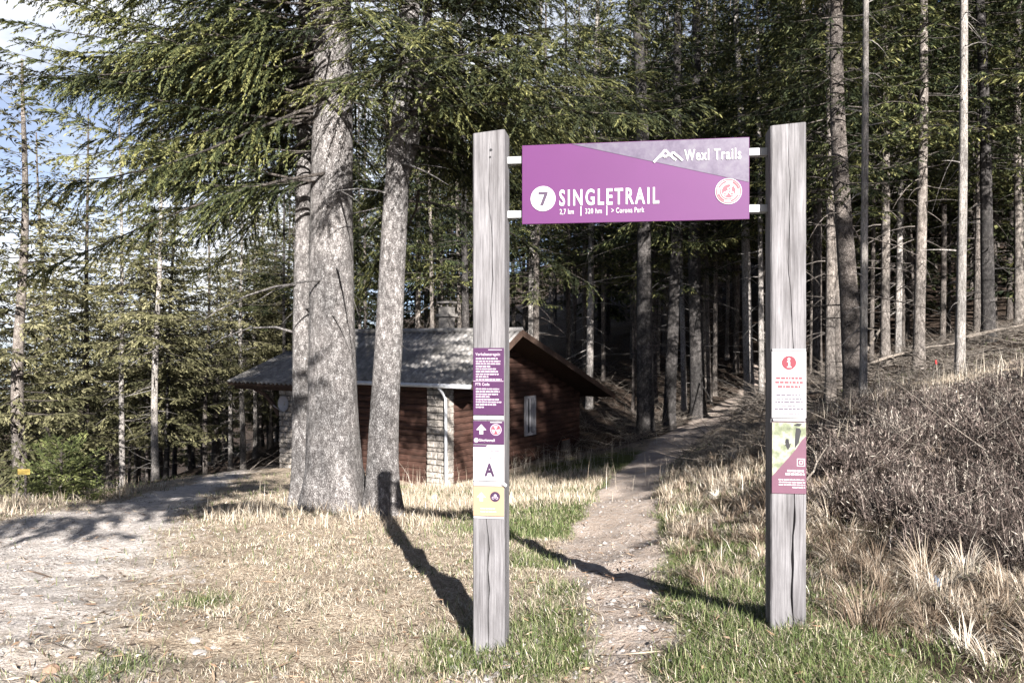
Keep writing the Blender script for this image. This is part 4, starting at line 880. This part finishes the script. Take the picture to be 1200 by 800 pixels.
for a in [((1031, 522), (1054, 484), .03, 'forked pale branch standing askew from the heather', .03, 2, .35, .75, (10.5, 10.8)), ((1067, 503), (1148, 509), .022, 'pale straight branch lying across the top of the heather', .02, 2, .55, None, (11, 11.2)), ((1020, 448), (1120, 424), .04, 'long bleached branch reaching from the thin pale trunk to the stake', .1, 7, .45), ((1010, 440), (1062, 392), .04, 'bleached branch rising steeply behind the thin pale trunk', .1, 7, .35, 1.0),
    ((1060, 420), (1118, 412), .06, 'pale log lying on the slope behind the stake', .03, 3, .25), ((1130, 410), (1200, 396), .06, 'long dead log near the right edge above the pale stump', .03, 4, .3), ((952, 458), (990, 452), .05, 'low log of a small brush pile beside the thick trunk', .04, 4, .12), ((948, 466), (988, 462), .05, 'lower log of the brush pile behind the right post', .04, 4, .12), ((1035, 430), (1120, 445), .03, 'thin dead branch below the long bleached one', .1, 6, .2),
    ((1120, 430), (1195, 420), .03, 'thin bleached branch left of the pale stump', .1, 6, .2), ((935, 596), (968, 570), .012, 'thin pale twig sticking out beside the right post', .05, 2, .1, .4), ((800, 492), (845, 486), .05, 'pale log across the shaded part of the path', .03, 1, .03), ((740, 487), (760, 500), .03, 'dead branch at the foot of the close pair of trunks', .05, 4, .1)]: fallen(*a)

# ------------------------------------------------------------------ ground cover (nobody could count it)
def blades(P, h, w, az, lean, v, rng, name, mat, label=None):
    n = len(P); u = np.stack([np.cos(az), np.sin(az), 0 * az], 1); s_ = np.stack([-np.sin(az + rng.normal(0, .8, n)), np.cos(az), 0 * az], 1); s_ = unit(s_)
    up = np.array([0, 0, 1.]); m1 = P + u * (h * np.sin(lean) * .35)[:, None] + up * (h * np.cos(lean) * .55)[:, None]; tip = P + u * (h * np.sin(lean))[:, None] + up * (h * np.cos(lean) * .95)[:, None]
    W = (w / 2)[:, None]; V = np.stack([P - s_ * W, P + s_ * W, m1 + s_ * W * .8, m1 - s_ * W * .8, tip], 1).reshape(-1, 3); i = np.arange(n) * 5
    Qd = np.stack([i, i + 1, i + 2, i + 3], 1); Tr = np.stack([i + 3, i + 2, i + 4], 1)
    o = link(name, mesh_np(name, V, Qd, Tr, v=np.repeat(v, 5), mats=[mat])); return tag(o, label, None, None, 'stuff')
def scatter(n, d0, d1, rng, pw=1.0, half=.74, x0=None, x1=None):
    d = d0 + (d1 - d0) * rng.random(n) ** pw; lo = -half * d - .4 if x0 is None else np.full(n, x0); hi = half * d + .4 if x1 is None else np.full(n, x1); return lo + (hi - lo) * rng.random(n), d
def clump(n, k, d0, d1, rng, sp, **kw):
    x, d = scatter(n, d0, d1, rng, **kw); x = np.repeat(x, k) + rng.normal(0, sp, n * k); d = np.repeat(d, k) + rng.normal(0, sp, n * k); return x, d
rng = np.random.default_rng(5)
# thatch of flattened dry grass
x, d = scatter(400000, 2.9, 15.5, rng, 1.35); keep = (rng.random(len(x)) > np.clip(path_mask(x, d) * 1.25, 0, .985)) & (rng.random(len(x)) > np.clip(road_mask(x, d) * 1.5, 0, .995)) & (rng.random(len(x)) > .75 * np.maximum(heath_mask(x, d), tuss_mask(x, d))) & (rng.random(len(x)) > wood_mask(x, d))
patch = .5 + .5 * np.sin(1.9 * x + 1.3 * d + 2 * np.sin(.9 * d)) * np.sin(2.3 * d - 1.1 * x); keep &= rng.random(len(x)) < .55 + .45 * patch
x, d = x[keep], d[keep]; n = len(x); gm_ = green_mask(x, d)
blades(np.stack([x, d, gz(x, d) - .005], 1), rng.uniform(.018, .06, n) * (1 + .5 * patch[keep]), rng.uniform(.0026, .0048, n) * np.clip(d / 5, .8, 2.6), rng.uniform(0, 6.28, n), rng.uniform(.8, 1.5, n), np.clip(rng.normal(.5, .3, n), 0, 1), rng, 'dry_grass', M['dry_grass'], 'short flattened straw-coloured grass')
# green grass
x, d = scatter(420000, 2.9, 20, rng, 1.2); g = green_mask(x, d); keep = (rng.random(len(x)) < np.clip(g * 1.0 + .04, 0, 1)) & (rng.random(len(x)) > np.clip(path_mask(x, d) * 1.5, 0, 1)) & (rng.random(len(x)) > road_mask(x, d) * .97); x, d = x[keep], d[keep]; n = len(x)
blades(np.stack([x, d, gz(x, d) - .005], 1), rng.uniform(.03, .10, n) * np.clip(.7 + d / 14, 1, 1.6), rng.uniform(.0024, .0045, n) * np.clip(d / 5, 1, 2.8), rng.uniform(0, 6.28, n), rng.uniform(.2, 1.25, n), np.clip(rng.normal(.5, .3, n), 0, 1), rng, 'green_grass', M['green_grass'], 'fresh green grass tufts')
# taller dry tufts: banks beside the path, round the trees, in front of the cabin, up the slope
xs, ds = [], []
def add(fn, n, k, d0, d1, sp, **kw):
    a, b = clump(n, k, d0, d1, rng, sp, **kw); kq = fn(a, b) & (path_mask(a, b) < .35) & (road_mask(a, b) < .25); xs.append(a[kq]); ds.append(b[kq])
pathx = lambda b: np.interp(b, [p[1] for p in PATH], [p[0] for p in PATH])
add(lambda a, b: (a > pathx(b) + .5) & (heath_mask(a, b) < .6), 900, 22, 4.2, 17, .09, x0=.6, x1=7.5)
add(lambda a, b: b > 11, 1500, 24, 12.5, 15.5, .12, x0=4.2, x1=11.5)
add(lambda a, b: np.hypot(a + 2.4, b - 10.9) < 1.7, 240, 18, 9, 12.4, .09, x0=-4.4, x1=-.4)
add(lambda a, b: b > 12, 1100, 20, 12, 19, .13, x0=-2.2, x1=2.2)
add(lambda a, b: heath_mask(a, b) > .5, 500, 14, 4, 13.5, .10, x0=1.6, x1=9.5)
add(lambda a, b: a < -6, 500, 20, 10.5, 16, .12, x0=-13, x1=-5)
x, d = np.concatenate(xs), np.concatenate(ds); n = len(x)
fac = np.clip((d - 3) / 9, .25, 1)
blades(np.stack([x, d, gz(x, d) - .01], 1), rng.uniform(.08, .30, n) * (.5 + .5 * fac), rng.uniform(.0035, .0065, n) * np.clip(d / 6, .9, 2), rng.uniform(0, 6.28, n), np.clip(np.abs(rng.normal(.75, .4, n)), 0, 1.5), np.clip(rng.normal(.5, .25, n), 0, 1), rng, 'tall_dry_grass', M['dry_grass'], 'taller tufts of bleached dry grass')
# arching tussocks of bleached grass
def tussocks(cx_, cd, k, R_, len_, rng):
    n0 = len(cx_); i = np.repeat(np.arange(n0), k); n = len(i); a_ = rng.uniform(0, 6.28, n); r_ = np.abs(rng.normal(0, .35, n)) * R_[i]
    comb = rng.uniform(0, 6.28, n0)[i]; az = np.arctan2(np.sin(a_) + 1.1 * np.sin(comb), np.cos(a_) + 1.1 * np.cos(comb)) + rng.normal(0, .3, n); lean = np.clip(.8 + 1.9 * r_ / R_[i] + rng.normal(0, .3, n), .1, 1.75)
    L_ = len_[i] * rng.uniform(.55, 1.15, n); x = cx_[i] + np.cos(a_) * r_; y = cd[i] + np.sin(a_) * r_; P = np.stack([x, y, gz(cx_, cd)[i] - .02], 1)
    u = np.stack([np.cos(az), np.sin(az), 0 * az], 1); s_ = np.stack([-np.sin(az), np.cos(az), 0 * az], 1); up = np.array([0, 0, 1.]); q = np.array([0, .4, .75, 1.]); rows = []
    th = [lean * .35, lean * .8, lean * 1.25]; pt = P; rows.append(pt)
    for j in range(3):
        pt = pt + (u * np.sin(th[j])[:, None] + up * np.cos(th[j])[:, None]) * (L_ * (q[j + 1] - q[j]))[:, None]; rows.append(pt)
    W = (rng.uniform(.0011, .0021, n) * np.clip(y / 4.5, 1, 2.2))[:, None]; V = np.stack([rows[0] - s_ * W, rows[0] + s_ * W, rows[1] + s_ * W, rows[1] - s_ * W, rows[2] + s_ * W * .7, rows[2] - s_ * W * .7, rows[3]], 1).reshape(-1, 3)
    b = np.arange(n) * 7; Qd = np.concatenate([np.stack([b, b + 1, b + 2, b + 3], 1), np.stack([b + 3, b + 2, b + 4, b + 5], 1)]); Tr = np.stack([b + 5, b + 4, b + 6], 1)
    v = np.clip(rng.normal(.43, .2, n0)[i] + rng.normal(0, .24, n), 0, 1); return V, Qd, Tr, np.repeat(v, 7)
cx_, cd = scatter(1900, 3.0, 9.4, rng, 1.0, x0=1.3, x1=6.5); k = (rng.random(len(cx_)) < tuss_mask(cx_, cd) * (1 - .9 * heath_mask(cx_, cd))) & (cx_ < .75 * cd + .5); t1 = (cx_[k], cd[k])
a_, b_ = scatter(1500, 5.2, 17, rng, 1.0, x0=.8, x1=6.5); k = (a_ > pathx(b_) + .55) & (path_mask(a_, b_) < .2) & (heath_mask(a_, b_) < .5); t2 = (a_[k], b_[k])
a3, b3 = scatter(1100, 4, 13, rng, 1.0, x0=1.8, x1=9); k = (heath_mask(a3, b3) > .4) & (a3 < .75 * b3 + .5); t3 = (a3[k], b3[k])
a4, b4 = scatter(1300, 12.2, 16.5, rng, 1.0, x0=3.6, x1=12); t4 = (a4, b4)
cx_, cd = np.concatenate([t1[0], t2[0], t3[0], t4[0]]), np.concatenate([t1[1], t2[1], t3[1], t4[1]])
V_, Q_, T_, v_ = tussocks(cx_, cd, 84, rng.uniform(.07, .17, len(cx_)), rng.gamma(6, .026, len(cx_)), rng)
tag(link('tussock_grass', mesh_np('tussock_grass', V_, Q_, T_, v=v_, mats=[M['tussock']])), 'arching tussocks of bleached grass on the bank', None, None, 'stuff')
# tall dead stalks: by the cabin gable, at the top of the heather, left of the trees
xs, ds = [], []
for cx_, cd, sx, sd, k in ((1.6, 21.5, 1.1, .8, 170), (7.2, 12.2, 1.6, 1.0, 260), (5.6, 11, 1.2, 1.2, 120), (-3.5, 10.6, .3, .4, 14), (3.6, 14.5, .9, 1.6, 60), (-1.6, 18.3, .7, .4, 60)):
    xs.append(rng.normal(cx_, sx, k)); ds.append(rng.normal(cd, sd, k))
x, d = np.concatenate(xs), np.concatenate(ds); n = len(x)
blades(np.stack([x, d, gz(x, d) - .02], 1), rng.uniform(.3, .8, n), rng.uniform(.004, .008, n), rng.uniform(0, 6.28, n), np.abs(rng.normal(.2, .2, n)), np.clip(rng.normal(.75, .2, n), 0, 1), rng, 'dead_stalks', M['dry_grass'], 'tall thin dead stalks')
# heather
x, d = scatter(7200, 4.0, 13.4, rng, .95, x0=1.5, x1=9.5); k = (rng.random(len(x)) < heath_mask(x, d)) & (x < .78 * d + .6); bx, bd = x[k], d[k]; nb = len(bx); st_ = 36; keep_ = rng.random(nb) < np.clip(.8 + .5 * np.sin(1.3 * bx + 2.2 * np.sin(.8 * bd)) * np.sin(1.7 * bd - .6 * bx), .3, 1); bx, bd = bx[keep_], bd[keep_]; nb = len(bx)
pt = np.sin(2.1 * bx + 1.7 * np.sin(1.3 * bd)) * np.sin(1.9 * bd + .8 * bx); size = rng.uniform(.14, .36, nb) * (1 + .4 * pt); tint = rng.normal(.0, .2, nb) + .16 * pt; bl_az = rng.uniform(0, 6.28, nb); bl_le = np.abs(rng.normal(0, .35, nb)); i = np.repeat(np.arange(nb), st_); n = len(i)
P = np.stack([bx[i] + rng.normal(0, .07, n), bd[i] + rng.normal(0, .07, n), gz(bx, bd)[i]], 1); az = rng.uniform(0, 6.28, n); le = np.abs(rng.normal(.0, .75, n)); H_ = size[i] * rng.uniform(.6, 1.1, n)
U = unit(np.stack([np.cos(az) * np.sin(le) + np.cos(bl_az[i]) * bl_le[i], np.sin(az) * np.sin(le) + np.sin(bl_az[i]) * bl_le[i], np.cos(le)], 1))
V1, Q1 = diamonds(P, U, H_, rng.uniform(.0032, .006, n) * np.clip(bd[i] / 5, 1, 2.2), rng, 0)
j = np.repeat(np.arange(n), 7); tq = rng.uniform(.3, 1, len(j)); P2 = P[j] + U[j] * (H_[j] * tq)[:, None]; U2 = unit(U[j] + rng.normal(0, .55, (len(j), 3))); V2, Q2 = diamonds(P2, U2, rng.uniform(.02, .06, len(j)), rng.uniform(.003, .006, len(j)) * np.clip(bd[i][j] / 5, 1, 2.2), rng, 0)
vv = np.concatenate([np.repeat(np.clip(rng.normal(.46, .2, n) + tint[i], 0, 1), 4), np.repeat(np.clip(rng.normal(.42, .24, len(j)) + tint[i][j], 0, 1), 4)])
tag(link('heather', mesh_np('heather', np.concatenate([V1, V2]), np.concatenate([Q1, Q2 + len(V1)]), v=vv, mats=[M['heather']])), 'dense brown-purple heather and bilberry twigs on the bank', None, None, 'stuff')
# brush of dead twigs lying under the forest edge and on the right slope
x, d = scatter(9000, 13.5, 30, rng, 1., x0=3.5, x1=20); x2, d2 = scatter(5000, 21, 40, rng, 1., x0=-8, x1=14); x3, d3 = scatter(600, 4.6, 13.5, rng, 1., x0=1.6, x1=9.5); k3 = heath_mask(x3, d3) > .4; x, d = np.r_[x, x2, x3[k3]], np.r_[d, d2, d3[k3]]; k = path_mask(x, d) < .2; x, d = x[k], d[k]; n = len(x)
az = rng.uniform(0, 6.28, n); el = np.abs(rng.normal(.1, .3, n)); U = np.stack([np.cos(az) * np.cos(el), np.sin(az) * np.cos(el), np.sin(el)], 1); P = np.stack([x, d, gz(x, d) + rng.uniform(0, .18, n) + .16 * (heath_mask(x, d) > .4)], 1)
L_ = rng.uniform(.3, 1.3, n); g = np.linspace(0, 1, 4); Pk = P[:, None, :] + U[:, None, :] * (L_[:, None] * g)[:, :, None] + rng.normal(0, .02, (n, 4, 3)); VV, QQ = tubes(Pk, (rng.uniform(.003, .010, n) * np.where(heath_mask(x, d) > .4, .55, 1))[:, None] * (1.1 - g)[None, :], 4)
tag(link('brushwood', mesh_np('brushwood', VV, QQ, mats=[M['dead_wood']])), 'litter of dead twigs on the forest floor', None, None, 'stuff')
# fallen twigs, cones and leaves in the turf
x, d = scatter(9000, 2.9, 13, rng, 1.25); k = (heath_mask(x, d) < .3) & (tuss_mask(x, d) < .3); x, d = x[k], d[k]; n = len(x); az = rng.uniform(0, 6.28, n); el = rng.normal(.05, .15, n)
U = np.stack([np.cos(az) * np.cos(el), np.sin(az) * np.cos(el), np.sin(el)], 1); V_, Q_ = diamonds(np.stack([x, d, gz(x, d) + rng.uniform(.004, .022, n)], 1), U, rng.gamma(2.0, .022, n) + .012, rng.uniform(.004, .013, n), rng, .6)
M['litter'] = leaf_mat('turf_litter', [(0, (.03, .022, .016)), (.5, (.10, .065, .042)), (.8, (.26, .17, .11)), (1, (.46, .38, .29))], 0)
tag(link('leaf_litter', mesh_np('leaf_litter', V_, Q_, v=np.repeat(rng.random(n), 4), mats=[M['litter']])), 'brown twigs, cones and leaves lying in the turf', None, None, 'stuff')
# stones of gravel on the road, the path and the foot of the posts
x, d = scatter(26000, 2.9, 14, rng, 1.3); xa = rng.normal(-.11, .28, 700); da = rng.choice([4.12, 3.62], 700) + rng.normal(0, .2, 700); x, d = np.r_[x, xa], np.r_[d, da]; w = np.maximum(road_mask(x, d) * .9, path_mask(x, d) * .8) + .012; rub = np.exp(-((x + .10) ** 2 + (d - 4.12) ** 2) / .05) + np.exp(-((x + .14) ** 2 + (d - 3.62) ** 2) / .07); k = rng.random(len(x)) < w + .8 * rub; x, d = x[k], d[k]; n = len(x); r_ = rng.gamma(2.0, .0034, n) + .003
oc = np.array([(1, 0, 0), (.4, .9, 0), (-.8, .6, 0), (-.7, -.7, 0), (.5, -.85, 0), (.1, .1, .75)]); a = rng.uniform(0, 6.28, n); ca, sa = np.cos(a), np.sin(a); jit = 1 + rng.normal(0, .18, (n, 6, 3)); O = oc[None] * jit * r_[:, None, None]
V = np.stack([O[..., 0] * ca[:, None] - O[..., 1] * sa[:, None] + x[:, None], O[..., 0] * sa[:, None] + O[..., 1] * ca[:, None] + d[:, None], O[..., 2] + gz(x, d)[:, None] - .001], -1).reshape(-1, 3)
i = np.arange(n) * 6; Tr = np.concatenate([np.stack([i + k_, i + (k_ + 1) % 5, i + 5], 1) for k_ in range(5)])
M['gravel'] = leaf_mat('gravel_stone', [(0, (.14, .125, .115)), (.5, (.33, .30, .28)), (1, (.50, .47, .445))], 0, .9)
tag(link('gravel', mesh_np('gravel', V, None, Tr, v=np.repeat(np.clip(rng.normal(.5, .22, n), 0, 1), 6), mats=[M['gravel']])), 'loose gravel on road and path', None, None, 'stuff')

# ------------------------------------------------------------------ light, sky, camera
sc = bpy.context.scene
w = bpy.data.worlds.new('World'); sc.world = w; w.use_nodes = True; nt = w.node_tree
bg = nt.nodes['Background']; sky = N(nt, 'ShaderNodeTexSky', sky_type='NISHITA'); sky.sun_disc = False; sky.sun_elevation = SUN_EL; sky.sun_rotation = math.atan2(SUN_AZ[0], SUN_AZ[1]) % (2 * math.pi)
sky.air_density = .36; sky.dust_density = .4; sky.ozone_density = 1.0
tc = N(nt, 'ShaderNodeTexCoord'); mp = N(nt, 'ShaderNodeMapping'); mp.inputs['Scale'].default_value = (1, 1, 2.2); nt.links.new(tc.outputs['Generated'], mp.inputs[0])
cl = noise(nt, mp.outputs[0], 2.6, 6, .6); cm = ramp(nt, cl, [(.40, .25), (.60, .95)])
dp = N(nt, 'ShaderNodeVectorMath', operation='DOT_PRODUCT'); nt.links.new(tc.outputs['Generated'], dp.inputs[0]); dp.inputs[1].default_value = (-.55, .82, .12)
bank = ramp(nt, dp.outputs['Value'], [(.55, 0.), (.85, 1.)]); cm = mix(nt, 1., cm, bank, 'MULTIPLY')            # a bank of thin cloud in the north-west
colr = mix(nt, cm, sky.outputs[0], (6.8, 6.9, 7.1)); nt.links.new(colr, bg.inputs[0]); bg.inputs[1].default_value = .05
L = bpy.data.lights.new('sun', 'SUN'); L.energy = 5.0; L.angle = math.radians(.5); L.color = (1, .955, .91); lo = bpy.data.objects.new('sun', L); C.objects.link(lo)
lo.rotation_euler = Vector((SUN_AZ[0] * math.cos(SUN_EL), SUN_AZ[1] * math.cos(SUN_EL), math.sin(SUN_EL))).to_track_quat('Z', 'Y').to_euler(); lo.location = (6, -20, 15)
cam = bpy.data.cameras.new('camera'); cam.lens = F / 1200 * 36; cam.sensor_width = 36; cam.clip_end = 2000; cam.clip_start = .05; co = bpy.data.objects.new('camera', cam); C.objects.link(co); co.location = (0, 0, EYE); co.rotation_euler = (math.radians(90), 0, 0); sc.camera = co
sc.view_settings.view_transform = 'Standard'; sc.view_settings.look = 'None'; sc.view_settings.gamma = 1; sc.view_settings.use_curve_mapping = False; sc.view_settings.exposure = 2.05
sc.render.engine = 'CYCLES'; sc.cycles.max_bounces = 4; sc.cycles.diffuse_bounces = 1; sc.cycles.transmission_bounces = 2; sc.cycles.use_denoising = True
